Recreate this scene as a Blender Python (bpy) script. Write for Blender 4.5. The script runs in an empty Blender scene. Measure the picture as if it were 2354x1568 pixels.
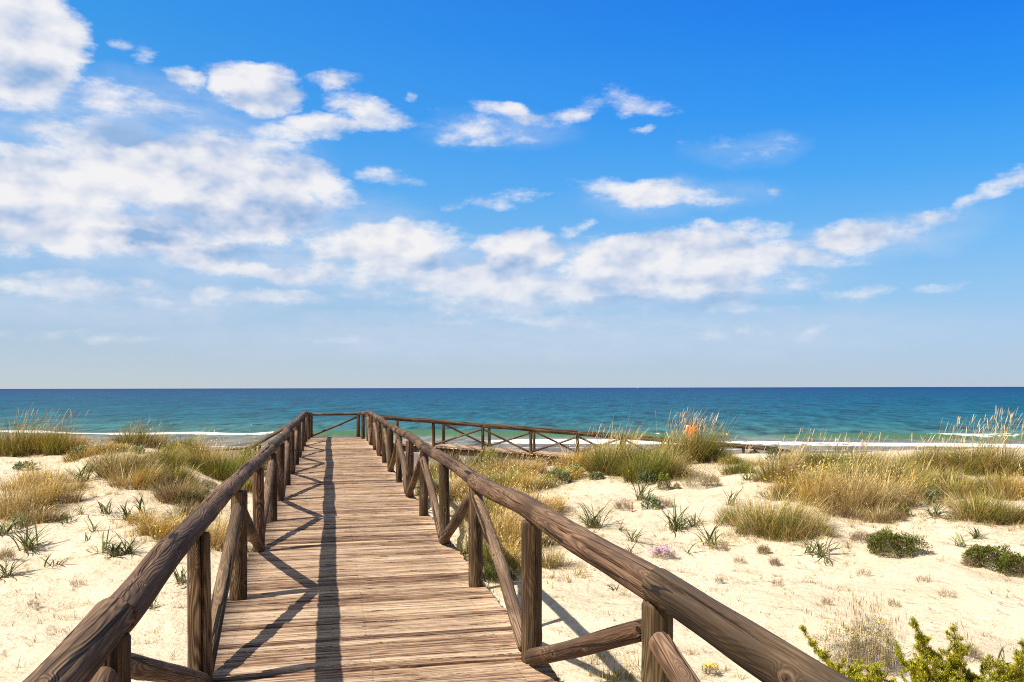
import bpy, math, random
import numpy as np
from mathutils import Vector, Matrix

SC = bpy.context.scene
COL = SC.collection
TH = math.radians(12.5)            # the camera looks this far to the right of the boardwalk
CT, ST = math.cos(TH), math.sin(TH)
EYE = 1.7
F = 1900.0                         # focal length in photo units (width 2354)
HX, HY = 1177.0, 891.5
rng = np.random.default_rng(7)
random.seed(7)

# ------------------------------------------------------------------ noise
def _hash(ix, iy, seed):
    n = (ix.astype(np.int64) * 374761393 + iy.astype(np.int64) * 668265263 + seed * 1442695041) & 0xffffffff
    n = ((n ^ (n >> 13)) * 1274126177) & 0xffffffff
    n = n ^ (n >> 16)
    return (n & 0xffff) / 65535.0

def vnoise(x, y, seed=0):
    x = np.asarray(x, float); y = np.asarray(y, float)
    ix = np.floor(x); iy = np.floor(y)
    fx = x - ix; fy = y - iy
    fx = fx * fx * (3 - 2 * fx); fy = fy * fy * (3 - 2 * fy)
    a = _hash(ix, iy, seed); b = _hash(ix + 1, iy, seed)
    c = _hash(ix, iy + 1, seed); d = _hash(ix + 1, iy + 1, seed)
    return (a * (1 - fx) + b * fx) * (1 - fy) + (c * (1 - fx) + d * fx) * fy

def fbm(x, y, seed=0, octv=4):
    s = 0; a = 1; t = 0
    for i in range(octv):
        s = s + a * (vnoise(x, y, seed + i * 17) - .5); t += a
        a *= .5; x = x * 2.03 + 5.1; y = y * 2.03 + 1.7
    return s / t * 2

def sstep(a, b, x):
    t = np.clip((x - a) / (b - a), 0, 1)
    return t * t * (3 - 2 * t)

# ------------------------------------------------------------------ the lie of the land
CR_PX = [0, 170, 260, 350, 420, 480, 560, 640, 760, 900, 1060, 1250, 1350, 1450, 1560, 1650, 1730, 1850, 2000, 2354]
CR_PY = [1040, 1038, 1026, 1028, 1045, 1072, 1090, 1088, 1086, 1090, 1084, 1078, 1072, 1066, 1060, 1056, 1054, 1050, 1046, 1038]
SHORE_N = np.array([.341, .940]); SHORE_T = np.array([.940, -.341]); Q0 = 88.5
SEA = -4.2

def ground(x, y):
    x = np.asarray(x, float); y = np.asarray(y, float)
    xc = x * CT - y * ST; zc = x * ST + y * CT
    px = HX + F * xc / np.maximum(zc, 4)
    cy = np.interp(px, CR_PX, CR_PY)
    zcr = EYE - (cy - HY) * 23 / F
    w = sstep(9.5, 22.5, zc)
    far = sstep(8, 16, zc)
    n = fbm(x / 3.1, y / 3.1, 3, 3) * .25 * (1 - .70 * w) * (.5 + .5 * far)
    n = n + fbm(x / 1.1, y / 1.1, 21, 2) * .075
    g = -1.08 + (zcr + 1.08) * w + n
    q = x * SHORE_N[0] + y * SHORE_N[1] - Q0
    hb = np.interp(q, [-200, -60, -45, -30, -17, 0, 30, 200, 3000], [-1.8, -2.7, -3.25, -3.75, -4.13, -4.9, -8, -20, -60])
    k = sstep(23.5, 33, zc)
    hb = hb + fbm(x / 7, y / 7, 51, 2) * .10 * (1 - sstep(-30, -20, q))
    g = g * (1 - k) + hb * k
    # the boardwalk runs in a shallow trough
    near = 1 - sstep(1.2, 2.4, np.abs(x - .25))
    g = np.where((zc < 34), g - near * .12, g)
    # trodden micro relief
    m = (1 - sstep(26, 40, zc))
    g = g + m * (fbm(x / .42, y / .42, 71, 2) * .030 + fbm(x / .19, y / .19, 91, 2) * .016)
    return g

def at(px, py):
    """point of the ground seen at a photo position"""
    a = (px - HX) / F; b = (HY - py) / F
    d = np.array([a * CT + ST, -a * ST + CT])
    s = np.arange(3.0, 120, .04)
    gz = ground(d[0] * s, d[1] * s)
    hit = np.nonzero(EYE + b * s <= gz)[0]
    s = s[hit[0]] if len(hit) else 30.0
    return d[0] * s, d[1] * s, float(ground(d[0] * s, d[1] * s)), s

# ------------------------------------------------------------------ mesh and object helpers
def tag(o, label=None, cat=None, group=None, kind=None):
    if label: o['label'] = label
    if cat: o['category'] = cat
    if group: o['group'] = group
    if kind: o['kind'] = kind
    elif cat: o['kind'] = 'thing'
    return o

def mesh_np(name, V, F4, col=None, smooth=False, extra=None):
    V = np.asarray(V, np.float32); F4 = np.asarray(F4, np.int32)
    me = bpy.data.meshes.new(name)
    k = F4.shape[1]; m = len(F4)
    me.vertices.add(len(V)); me.vertices.foreach_set('co', V.ravel())
    me.loops.add(m * k); me.loops.foreach_set('vertex_index', F4.ravel())
    me.polygons.add(m)
    me.polygons.foreach_set('loop_start', np.arange(0, m * k, k, dtype=np.int32))
    me.polygons.foreach_set('loop_total', np.full(m, k, dtype=np.int32))
    if smooth: me.polygons.foreach_set('use_smooth', np.ones(m, bool))
    me.update(calc_edges=True)
    if col is not None:
        at_ = me.attributes.new('col', 'FLOAT_COLOR', 'POINT')
        c = np.ones((len(V), 4), np.float32); c[:, :3] = col
        at_.data.foreach_set('color', c.ravel())
    for nm, arr in (extra or {}).items():
        a_ = me.attributes.new(nm, 'FLOAT', 'POINT')
        a_.data.foreach_set('value', np.asarray(arr, np.float32))
    return me

def obj(name, me, mat=None, parent=None, loc=None):
    o = bpy.data.objects.new(name, me); COL.objects.link(o)
    if mat: 
        if not me.materials: me.materials.append(mat)
    if parent: o.parent = parent
    if loc is not None: o.location = loc
    return o

def empty(name, loc, rz=0):
    o = bpy.data.objects.new(name, None); COL.objects.link(o)
    o.location = loc; o.rotation_euler = (0, 0, rz); o.empty_display_size = .2
    return o

# ------------------------------------------------------------------ node helpers
def new_mat(name):
    m = bpy.data.materials.new(name); m.use_nodes = True
    nt = m.node_tree; nt.nodes.clear()
    return m, nt

def N(nt, typ, ins=None, **attrs):
    n = nt.nodes.new('ShaderNode' + typ)
    for k, v in attrs.items(): setattr(n, k, v)
    for k, v in (ins or {}).items():
        s = n.inputs[k]
        if isinstance(v, bpy.types.NodeSocket): nt.links.new(v, s)
        else:
            s.default_value = v
    return n

def M(nt, op, a, b=None, c=None, clamp=False):
    ins = {0: a}
    if b is not None: ins[1] = b
    if c is not None: ins[2] = c
    n = N(nt, 'Math', ins, operation=op); n.use_clamp = clamp
    return n.outputs[0]

def VM(nt, op, a, b=None, c=None):
    ins = {0: a}
    if b is not None: ins[1] = b
    if c is not None: ins[2] = c
    n = N(nt, 'VectorMath', ins, operation=op)
    return n.outputs['Value'] if op in ('LENGTH', 'DOT_PRODUCT', 'DISTANCE') else n.outputs[0]

def ramp(nt, fac, stops, interp='LINEAR'):
    n = N(nt, 'ValToRGB', {0: fac})
    r = n.color_ramp; r.interpolation = interp
    while len(r.elements) > 1: r.elements.remove(r.elements[-1])
    for i, (p, c) in enumerate(stops):
        e = r.elements[0] if i == 0 else r.elements.new(p)
        e.position = p
        e.color = (c, c, c, 1) if isinstance(c, (int, float)) else (*c, 1)
    return n.outputs[0]

def mix(nt, f, a, b, mode='MIX'):
    n = N(nt, 'Mix', data_type='RGBA', blend_type=mode)
    for k, v in ((0, f), (6, a), (7, b)):
        s = n.inputs[k]
        if isinstance(v, bpy.types.NodeSocket): nt.links.new(v, s)
        elif k == 0: s.default_value = v
        else: s.default_value = (*v, 1) if len(v) == 3 else v
    return n.outputs[2]

def mrange(nt, v, a, b, c=0.0, d=1.0, smooth=False):
    n = N(nt, 'MapRange', {0: v, 1: a, 2: b, 3: c, 4: d})
    if smooth: n.interpolation_type = 'SMOOTHSTEP'
    return n.outputs[0]

def noise(nt, vec, scale, detail=3, rough=.55, dist=0.0):
    return N(nt, 'TexNoise', {'Vector': vec, 'Scale': scale, 'Detail': detail, 'Roughness': rough, 'Distortion': dist}).outputs[0]

def out(nt, shader):
    o = N(nt, 'OutputMaterial'); nt.links.new(shader, o.inputs[0])

def lin(*c):
    r = []
    for v in c:
        v /= 255.0
        r.append(v / 12.92 if v <= .04045 else ((v + .055) / 1.055) ** 2.4)
    return tuple(r)

# ------------------------------------------------------------------ materials
def mat_log(name, dark, mid, light, green=.0):
    m, nt = new_mat(name)
    tc = N(nt, 'TexCoord').outputs['Object']
    rnd = N(nt, 'ObjectInfo').outputs['Random']
    off = N(nt, 'CombineXYZ', {0: M(nt, 'MULTIPLY', rnd, 37.0), 1: M(nt, 'MULTIPLY', rnd, 91.0), 2: M(nt, 'MULTIPLY', rnd, 53.0)}).outputs[0]
    p = VM(nt, 'ADD', tc, off)
    # knots
    pk = VM(nt, 'MULTIPLY', p, (6.0, 6.0, 3.0))
    vor = N(nt, 'TexVoronoi', {'Vector': pk, 'Scale': 1.0, 'Randomness': 1.0}).outputs['Distance']
    kn = mrange(nt, vor, .0, .26, 1.0, 0.0, True)
    # growth rings cut by the round of the log: contour lines of a stretched field
    pg = VM(nt, 'MULTIPLY', p, (9.0, 9.0, 1.0))
    fld = noise(nt, pg, 1.0, 1.5, .45, .1)
    fld2 = M(nt, 'ADD', fld, M(nt, 'MULTIPLY', kn, .22))
    ring = M(nt, 'SINE', M(nt, 'MULTIPLY', fld2, 150.0))
    ring = mrange(nt, ring, -1, 1)
    ringamt = mrange(nt, noise(nt, p, 1.7, 1.0), .38, .6)
    fib = noise(nt, VM(nt, 'MULTIPLY', p, (95.0, 95.0, 2.6)), 1.0, 4.0, .7)
    blot = noise(nt, VM(nt, 'MULTIPLY', p, (4.0, 4.0, 1.2)), 1.0, 3.0, .6)
    v = M(nt, 'ADD', M(nt, 'MULTIPLY', M(nt, 'MULTIPLY', ring, ringamt), .30), M(nt, 'MULTIPLY', fib, .78))
    v = M(nt, 'ADD', v, M(nt, 'MULTIPLY', M(nt, 'SUBTRACT', blot, .5), .8))
    colr = ramp(nt, v, [(.12, dark), (.42, mid), (.80, light)])
    # greenish and reddish individuals
    tint = ramp(nt, rnd, [(0, (1.0, .925, .80)), (.35, (.92, 1.0, .80)), (.6, (1.08, .92, .86)), (1, (1.0, 1.0, 1.0))])
    colr = mix(nt, 1.0, colr, tint, 'MULTIPLY')
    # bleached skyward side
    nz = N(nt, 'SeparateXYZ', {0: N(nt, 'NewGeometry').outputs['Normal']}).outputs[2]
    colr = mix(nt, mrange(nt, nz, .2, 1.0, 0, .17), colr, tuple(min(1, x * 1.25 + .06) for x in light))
    # drying cracks
    ck = noise(nt, VM(nt, 'MULTIPLY', p, (15.0, 15.0, .28)), 1.0, 1.0, .5, .0)
    cw = mrange(nt, noise(nt, p, 2.3, 1.0), .36, .56, .0, .014)
    crack = M(nt, 'LESS_THAN', M(nt, 'ABSOLUTE', M(nt, 'SUBTRACT', ck, .5)), cw)
    hole = M(nt, 'GREATER_THAN', kn, .90)
    dk = M(nt, 'MAXIMUM', crack, hole)
    eye = mrange(nt, M(nt, 'ABSOLUTE', M(nt, 'SUBTRACT', kn, .62)), .0, .20, .55, 0.0)
    colr = mix(nt, eye, colr, light)
    colr = mix(nt, M(nt, 'MULTIPLY', dk, .92), colr, (.010, .006, .004))
    hgt = M(nt, 'SUBTRACT', M(nt, 'ADD', M(nt, 'MULTIPLY', fib, .5), M(nt, 'MULTIPLY', ring, .3)), M(nt, 'MULTIPLY', dk, 2.5))
    bmp = N(nt, 'Bump', {'Strength': 1.0, 'Distance': .007, 'Height': hgt}).outputs[0]
    b = N(nt, 'BsdfPrincipled', {'Base Color': colr, 'Roughness': .82, 'Normal': bmp})
    b.inputs['Specular IOR Level'].default_value = .25
    out(nt, b.outputs[0])
    return m

def mat_plank():
    m, nt = new_mat('weathered_planks')
    tc = N(nt, 'TexCoord').outputs['Object']
    rn = N(nt, 'Attribute', attribute_name='rnd').outputs['Fac']
    off = N(nt, 'CombineXYZ', {0: M(nt, 'MULTIPLY', rn, 61.0), 1: M(nt, 'MULTIPLY', rn, 3.0), 2: M(nt, 'MULTIPLY', rn, 17.0)}).outputs[0]
    p = VM(nt, 'ADD', tc, off)
    vor = N(nt, 'TexVoronoi', {'Vector': VM(nt, 'MULTIPLY', p, (2.2, 9.0, 2.0)), 'Scale': 1.0}).outputs['Distance']
    kn = mrange(nt, vor, 0, .22, 1, 0, True)
    s1 = noise(nt, VM(nt, 'MULTIPLY', p, (1.3, 52.0, 10.0)), 1.0, 5.0, .66, .2)
    s2 = noise(nt, VM(nt, 'MULTIPLY', p, (4.0, 170.0, 10.0)), 1.0, 3.0, .65)
    s3 = noise(nt, VM(nt, 'MULTIPLY', p, (.8, 9.0, 3.0)), 1.0, 2.0, .5)
    fld = M(nt, 'ADD', noise(nt, VM(nt, 'MULTIPLY', p, (.9, 11.0, 3.0)), 1.0, 1.0), M(nt, 'MULTIPLY', kn, .15))
    ring = mrange(nt, M(nt, 'SINE', M(nt, 'MULTIPLY', fld, 75.0)), -1, 1)
    v = M(nt, 'ADD', M(nt, 'MULTIPLY', s1, 1.0), M(nt, 'MULTIPLY', s2, .55))
    v = M(nt, 'ADD', v, M(nt, 'MULTIPLY', s3, .25))
    v = M(nt, 'ADD', v, M(nt, 'MULTIPLY', ring, .10))
    v = M(nt, 'ADD', v, M(nt, 'MULTIPLY', rn, .30))
    v = M(nt, 'SUBTRACT', v, M(nt, 'MULTIPLY', kn, .25))
    v2 = mrange(nt, v, .76, 1.42)
    colr = ramp(nt, v2, [(.06, (.035, .015, .008)), (.24, (.115, .056, .032)), (.40, (.275, .162, .094)), (.60, (.46, .312, .198)), (1, (.62, .47, .325))])
    # broad stains across several boards
    st = noise(nt, VM(nt, 'MULTIPLY', tc, (.6, 1.4, 1.0)), 1.0, 4.0, .6)
    colr = mix(nt, mrange(nt, st, .45, .75, 0, .38), colr, (.13, .078, .048))
    crk = M(nt, 'LESS_THAN', M(nt, 'ABSOLUTE', M(nt, 'SUBTRACT', s1, .47)), .007)
    hole = M(nt, 'MAXIMUM', crk, M(nt, 'GREATER_THAN', kn, .86))
    colr = mix(nt, M(nt, 'MULTIPLY', hole, .7), colr, (.03, .016, .012))
    # two nail heads over each joist
    ac = N(nt, 'Attribute', attribute_name='across').outputs['Fac']
    xo = N(nt, 'SeparateXYZ', {0: tc}).outputs[0]
    nx_ = None
    for xi in (-.62, .26, 1.12):
        q_ = M(nt, 'ABSOLUTE', M(nt, 'SUBTRACT', M(nt, 'ADD', xo, M(nt, 'MULTIPLY', rn, .014)), xi))
        nx_ = q_ if nx_ is None else M(nt, 'MINIMUM', nx_, q_)
    na = M(nt, 'ABSOLUTE', M(nt, 'SUBTRACT', M(nt, 'ABSOLUTE', M(nt, 'SUBTRACT', ac, .5)), .25))
    nail = M(nt, 'LESS_THAN', M(nt, 'SQRT', M(nt, 'ADD', M(nt, 'POWER', nx_, 2.0), M(nt, 'POWER', M(nt, 'MULTIPLY', na, .09), 2.0))), .0055)
    colr = mix(nt, M(nt, 'MULTIPLY', nail, .85), colr, (.035, .022, .018))
    hgt = M(nt, 'SUBTRACT', M(nt, 'MULTIPLY', v, 1.0), hole)
    bmp = N(nt, 'Bump', {'Strength': .9, 'Distance': .006, 'Height': hgt}).outputs[0]
    b = N(nt, 'BsdfPrincipled', {'Base Color': colr, 'Roughness': .8, 'Normal': bmp})
    b.inputs['Specular IOR Level'].default_value = .25
    out(nt, b.outputs[0])
    return m

def mat_sand():
    m, nt = new_mat('dune_sand')
    pos = N(nt, 'NewGeometry').outputs['Position']
    z = N(nt, 'SeparateXYZ', {0: pos}).outputs[2]
    q = M(nt, 'SUBTRACT', VM(nt, 'DOT_PRODUCT', pos, (SHORE_N[0], SHORE_N[1], 0)), Q0)
    n1 = noise(nt, pos, .7, 5, .6)
    n2 = noise(nt, pos, 9.0, 4, .6)
    n3 = noise(nt, pos, 120.0, 3, .6)
    v = M(nt, 'ADD', M(nt, 'MULTIPLY', n1, .6), M(nt, 'MULTIPLY', n2, .4))
    dry = ramp(nt, v, [(.3, (.50, .40, .275)), (.5, (.60, .495, .355)), (.68, (.66, .56, .42))])
    dry = mix(nt, mrange(nt, n3, .62, .75, 0, .22), dry, (.36, .25, .15))
    qn = M(nt, 'ADD', q, M(nt, 'MULTIPLY', M(nt, 'SUBTRACT', noise(nt, pos, .06, 3), .5), 14.0))
    wet = mrange(nt, qn, -44, -26, 0, 1, True)
    colr = mix(nt, wet, dry, (.17, .125, .09))
    foot = N(nt, 'TexVoronoi', {'Vector': VM(nt, 'ADD', pos, VM(nt, 'MULTIPLY', N(nt, 'TexNoise', {'Vector': pos, 'Scale': 5.0}).outputs[1], (.25, .25, .0))), 'Scale': 2.6}, feature='SMOOTH_F1')
    fd = mrange(nt, foot.outputs['Distance'], .08, .34, 0, 1, True)
    h = M(nt, 'ADD', M(nt, 'MULTIPLY', n2, .55), M(nt, 'MULTIPLY', n3, .035))
    h = M(nt, 'ADD', h, M(nt, 'MULTIPLY', fd, .34))
    h = M(nt, 'ADD', h, M(nt, 'MULTIPLY', noise(nt, pos, 28.0, 2), .14))
    dist = mrange(nt, wet, 0, 1, .10, .006)
    bmp = N(nt, 'Bump', {'Strength': .8, 'Distance': dist, 'Height': h}).outputs[0]
    b = N(nt, 'BsdfPrincipled', {'Base Color': colr, 'Roughness': mrange(nt, wet, 0, 1, .95, .55), 'Normal': bmp})
    b.inputs['Specular IOR Level'].default_value = .2
    out(nt, b.outputs[0])
    return m

def mat_sea():
    m, nt = new_mat('sea_water')
    pos = N(nt, 'NewGeometry').outputs['Position']
    q = M(nt, 'SUBTRACT', VM(nt, 'DOT_PRODUCT', pos, (SHORE_N[0], SHORE_N[1], 0)), Q0)
    t = VM(nt, 'DOT_PRODUCT', pos, (SHORE_T[0], SHORE_T[1], 0))
    u = M(nt, 'LOGARITHM', M(nt, 'MAXIMUM', M(nt, 'ADD', q, 20.0), 1.5), 10.0)
    qt = N(nt, 'CombineXYZ', {0: t, 1: q, 2: 0.0}).outputs[0]
    def streak(sx, sy, d=3):
        return noise(nt, VM(nt, 'MULTIPLY', qt, (sx, sy, 1)), 1.0, d, .6, .4)
    big = streak(.004, .012)
    un = M(nt, 'ADD', mrange(nt, u, 0, 4.6), M(nt, 'MULTIPLY', M(nt, 'SUBTRACT', big, .5), .05))
    base = ramp(nt, un, [(.60 / 4.6, (.17, .13, .098)), (1.0 / 4.6, (.165, .138, .112)), (1.32 / 4.6, (.150, .142, .118)), (1.44 / 4.6, (.120, .145, .115)),
                         (1.52 / 4.6, (.058, .120, .100)), (1.66 / 4.6, (.036, .112, .112)), (1.95 / 4.6, (.010, .083, .114)), (2.4 / 4.6, (.002, .063, .116)),
                         (3.0 / 4.6, (.001, .046, .118)), (3.6 / 4.6, (.001, .030, .112)), (4.3 / 4.6, (.001, .020, .105))])
    # ripples at several sizes: wave light and shade painted into the water colour
    r1 = streak(.55, .14, 4); r2 = streak(.10, .030, 3); r3 = streak(.22, .07, 3)
    rr = M(nt, 'ADD', M(nt, 'ADD', M(nt, 'MULTIPLY', M(nt, 'SUBTRACT', r1, .5), 1.3), M(nt, 'MULTIPLY', M(nt, 'SUBTRACT', r2, .5), .9)), M(nt, 'MULTIPLY', M(nt, 'SUBTRACT', r3, .5), .9))
    dark = mrange(nt, rr, -.36, .36, .30, 1.70)
    base = mix(nt, 1.0, base, N(nt, 'CombineColor', {0: dark, 1: dark, 2: dark}).outputs[0], 'MULTIPLY')
    gr = N(nt, 'Attribute', attribute_name='green').outputs['Fac']
    base = mix(nt, gr, base, (.055, .125, .065))
    fo = N(nt, 'Attribute', attribute_name='foam').outputs['Fac']
    fn = noise(nt, VM(nt, 'MULTIPLY', qt, (1.0, 1.8, 1)), 1.0, 5, .65)
    foam = mrange(nt, M(nt, 'ADD', fo, M(nt, 'MULTIPLY', M(nt, 'SUBTRACT', fn, .5), 1.3)), .42, .62)
    base = mix(nt, foam, base, (.80, .80, .78))
    h = M(nt, 'ADD', M(nt, 'MULTIPLY', r1, 1.0), M(nt, 'MULTIPLY', r3, .35))
    bmp = N(nt, 'Bump', {'Strength': .5, 'Distance': .35, 'Height': h}).outputs[0]
    b = N(nt, 'BsdfPrincipled', {'Base Color': base, 'Roughness': mrange(nt, foam, 0, 1, .45, .9), 'Normal': bmp})
    b.inputs['Specular IOR Level'].default_value = .04
    out(nt, b.outputs[0])
    return m

def mat_plant(name='plant_blades', trans=.2, rough=.7):
    m, nt = new_mat(name)
    c = N(nt, 'Attribute', attribute_name='col').outputs['Color']
    pos = N(nt, 'NewGeometry').outputs['Position']
    n = mrange(nt, noise(nt, pos, 14.0, 2), .3, .7, .82, 1.15)
    c = mix(nt, 1.0, c, N(nt, 'CombineColor', {0: n, 1: n, 2: n}).outputs[0], 'MULTIPLY')
    b = N(nt, 'BsdfPrincipled', {'Base Color': c, 'Roughness': rough})
    b.inputs['Specular IOR Level'].default_value = .2
    t = N(nt, 'BsdfTranslucent', {'Color': c})
    mx = N(nt, 'MixShader', {0: trans, 1: b.outputs[0], 2: t.outputs[0]})
    out(nt, mx.outputs[0])
    return m

def mat_plain(name, c, rough=.8, var=.15, scale=8.0):
    m, nt = new_mat(name)
    tc = N(nt, 'TexCoord').outputs['Object']
    n = mrange(nt, noise(nt, tc, scale, 3), .3, .7, 1 - var, 1 + var)
    cc = mix(nt, 1.0, c, N(nt, 'CombineColor', {0: n, 1: n, 2: n}).outputs[0], 'MULTIPLY')
    b = N(nt, 'BsdfPrincipled', {'Base Color': cc, 'Roughness': rough})
    out(nt, b.outputs[0])
    return m

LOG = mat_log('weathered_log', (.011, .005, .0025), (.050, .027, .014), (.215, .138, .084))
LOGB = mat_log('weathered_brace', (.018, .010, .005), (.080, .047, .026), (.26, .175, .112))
PLANK = mat_plank()
SAND = mat_sand()
WATER = mat_sea()
PLANT = mat_plant()
LEAF = mat_plant('strap_leaves', .15, .5)

# ------------------------------------------------------------------ ground sheet
def axis(lo, hi, step, lim_lo, lim_hi, g=1.18):
    a = list(np.arange(lo, hi + step / 2, step))
    s = step; x = a[-1]
    while x < lim_hi: s *= g; x += s; a.append(x)
    s = step; x = a[0]
    pre = []
    while x > lim_lo: s *= g; x -= s; pre.append(x)
    return np.array(pre[::-1] + a)

def sheet(name, A, B, fx):
    gx, gy = np.meshgrid(A, B, indexing='xy')
    V = fx(gx.ravel(), gy.ravel())
    nx, ny = len(A), len(B)
    i = np.arange(nx * ny).reshape(ny, nx)
    Fq = np.stack([i[:-1, :-1].ravel(), i[:-1, 1:].ravel(), i[1:, 1:].ravel(), i[1:, :-1].ravel()], 1)
    return V, Fq

AX = axis(-16, 22, .085, -6000, 6000); AY = axis(2, 27, .085, -4000, 9000)
V, Fq = sheet('sand', AX, AY, lambda x, y: np.stack([x, y, ground(x, y)], 1))
g = obj('ground', mesh_np('ground', V, Fq, smooth=True), SAND)
tag(g, kind='structure')

# ------------------------------------------------------------------ sea
def sea_xyz(t, q):
    x = t * SHORE_T[0] + (q + Q0) * SHORE_N[0]
    y = t * SHORE_T[1] + (q + Q0) * SHORE_N[1]
    # two breakers and a gentle swell
    w1 = 12 + 2.2 * fbm(t / 30, t * 0 + 2, 11, 3)
    a1 = .50 * sstep(-.55, .45, fbm(t / 16, t * 0, 5, 2) + .15)
    d = q - w1
    ridge = np.where(d < 0, np.exp(-(d / 1.0) ** 2), np.exp(-(d / 3.2) ** 2))
    z = a1 * ridge
    w0 = 0 + 2.2 * fbm(t / 22, t * 0 + 7, 13, 3)
    d0 = q - w0
    z = z + (.10 + .30 * vnoise(t / 7, t * 0, 31)) * (.25 + .75 * sstep(-22, -6, t)) * np.where(d0 < 0, np.exp(-(d0 / .8) ** 2), np.exp(-(d0 / 2.8) ** 2))
    sw = fbm(t / 30, q / 6, 41, 3) * .28 + fbm(t / 6, q / 2.2, 47, 2) * .07
    z = z + sw * sstep(4, 14, q) * (1 - sstep(500, 1200, q))
    z = z + fbm(t / 3, q / 1.5, 49, 2) * .03 * sstep(-14, -6, q)
    return x, y, SEA + z, d, a1, d0

def fx(t, q):
    x, y, z, d, a1, d0 = sea_xyz(t, q)
    return np.stack([x, y, z], 1)

T = axis(-150, 150, .55, -40000, 40000, 1.22); Q = axis(-20, 42, .3, -21, 45000, 1.12)
V, Fq = sheet('sea', T, Q, fx)
gt, gq = np.meshgrid(T, Q, indexing='xy'); gt = gt.ravel(); gq = gq.ravel()
_, _, _, d, a1, d0 = sea_xyz(gt, gq)
bw_ = .2 + 1.9 * vnoise(gt / 13, gt * 0, 77) ** 1.5
band = np.exp(-(np.maximum(np.abs(d0 + .6) - bw_, 0) / .9) ** 2) * (.50 + .5 * vnoise(gt / 5, gt * 0, 78)) * (.25 + .75 * sstep(-22, -8, gt + 8 * (vnoise(gq, gt * 0, 79) - .5)))
cap = .85 * sstep(.45, .85, fbm(gt / 5, gt * 0 + 3, 83, 4) + .25) * np.exp(-((d + .3) / 1.5) ** 2)
jit = 12 * (vnoise(gt / 4, gq / 1.2, 61) - .5)
right = np.maximum(.72 * sstep(30, 46, gt + jit), 1.25 * (1 - sstep(-46, -34, gt + jit))) * np.exp(-((d + .2) / (.7 + 1.0 * vnoise(gt / 7, gt * 0, 63))) ** 2) * (.62 + .38 * vnoise(gt / 6, gt * 0, 62))
sw1 = np.exp(-((gq + 8.5 + 3 * fbm(gt / 18, gt * 0, 87, 3)) / .55) ** 2) * .55
sw2 = np.exp(-((gq + 14.5 + 2.5 * fbm(gt / 14, gt * 0, 89, 3)) / .45) ** 2) * .62
lace = .26 * np.exp(-((gq - 3.2) / 3.2) ** 2) * vnoise(gt / 5, gq / 2, 95) * 1.6
foam = np.maximum.reduce([band, cap, right, sw1, sw2, lace])
green = np.where(d < .6, np.exp(-((d + .2) / 1.9) ** 2), np.exp(-((d - .6) / 1.6) ** 2)) * sstep(.12, .42, a1)
sea = obj('sea', mesh_np('sea', V, Fq, smooth=True, extra={'foam': foam, 'green': green}), WATER)
tag(sea, kind='structure')

# ------------------------------------------------------------------ logs
def log_mesh(L, r0, r1, seed, segs=16, step=.12, wob=.010, crack=0, flat=False):
    n = max(3, int(L / step) + 1)
    z = np.linspace(0, L, n)
    ang = np.linspace(0, 2 * math.pi, segs, endpoint=False)
    Z, A = np.meshgrid(z, ang, indexing='ij')
    R = r0 + (r1 - r0) * Z / L
    lump = 1 + .045 * fbm(np.cos(A) * 1.3 + Z * 2.2, np.sin(A) * 1.3 + Z * 1.1 + seed, seed, 2)
    lump += .05 * (vnoise(Z * 1.7, Z * 0 + seed, seed + 3) - .5)
    for k in range(max(1, int(L * 2))):
        kz = rng.uniform(.1, L - .1); ka = rng.uniform(0, 6.28)
        da = np.angle(np.exp(1j * (A - ka)))
        lump += .07 * np.exp(-((Z - kz) / .05) ** 2 - (da / .4) ** 2)
    R = R * lump
    for k in range(crack):
        ca = rng.uniform(.5, 2.6) + .35 * (vnoise(Z[:, :1] * 1.5, Z[:, :1] * 0, seed + 9 + k) - .5) * 2
        da = np.angle(np.exp(1j * (A - ca)))
        mask = sstep(.34, .52, vnoise(Z / .8, Z * 0 + k, seed + 40 + k))
        R = R - r0 * .42 * np.exp(-(da / (4.2 / segs)) ** 2) * mask
    ox = wob * 2 * (vnoise(z * .9, z * 0, seed + 5) - .5)[:, None]; oy = wob * 2 * (vnoise(z * .9, z * 0 + 9, seed + 6) - .5)[:, None]
    X = R * np.cos(A) + ox; Y = R * np.sin(A) + oy
    V = np.stack([X, Y, Z], -1).reshape(-1, 3)
    idx = np.arange(n * segs).reshape(n, segs)
    nx = np.roll(idx, -1, 1)
    Fq = np.stack([idx[:-1], nx[:-1], nx[1:], idx[1:]], -1).reshape(-1, 4)
    bev = .90
    # rounded shoulders and flat end grain, as two more rings and a centre fan of quads
    ex = []; base = len(V)
    for (row, zz, flip) in ((0, -.012, True), (n - 1, L + .012, False)):
        c = V[idx[row]].copy(); ctr = c.mean(0); c = ctr + (c - ctr) * bev; c[:, 2] = zz
        s0 = base; V = np.vstack([V, c]); base += segs
        r_ = np.arange(s0, s0 + segs); rn_ = np.roll(r_, -1)
        q = np.stack([idx[row], nx[row], rn_, r_], 1)
        if flip: q = q[:, ::-1]
        ex.append(q)
        V = np.vstack([V, ctr * [1, 1, 0] + [0, 0, zz]]); ci = base; base += 1
        f = np.stack([r_[::2], rn_[::2], np.roll(r_, -2)[::2], np.full(segs // 2, ci)], 1)
        if flip: f = f[:, ::-1]
        ex.append(f)
    Fq = np.vstack([Fq] + ex)
    return mesh_np('log', V, Fq, smooth=True)

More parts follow.
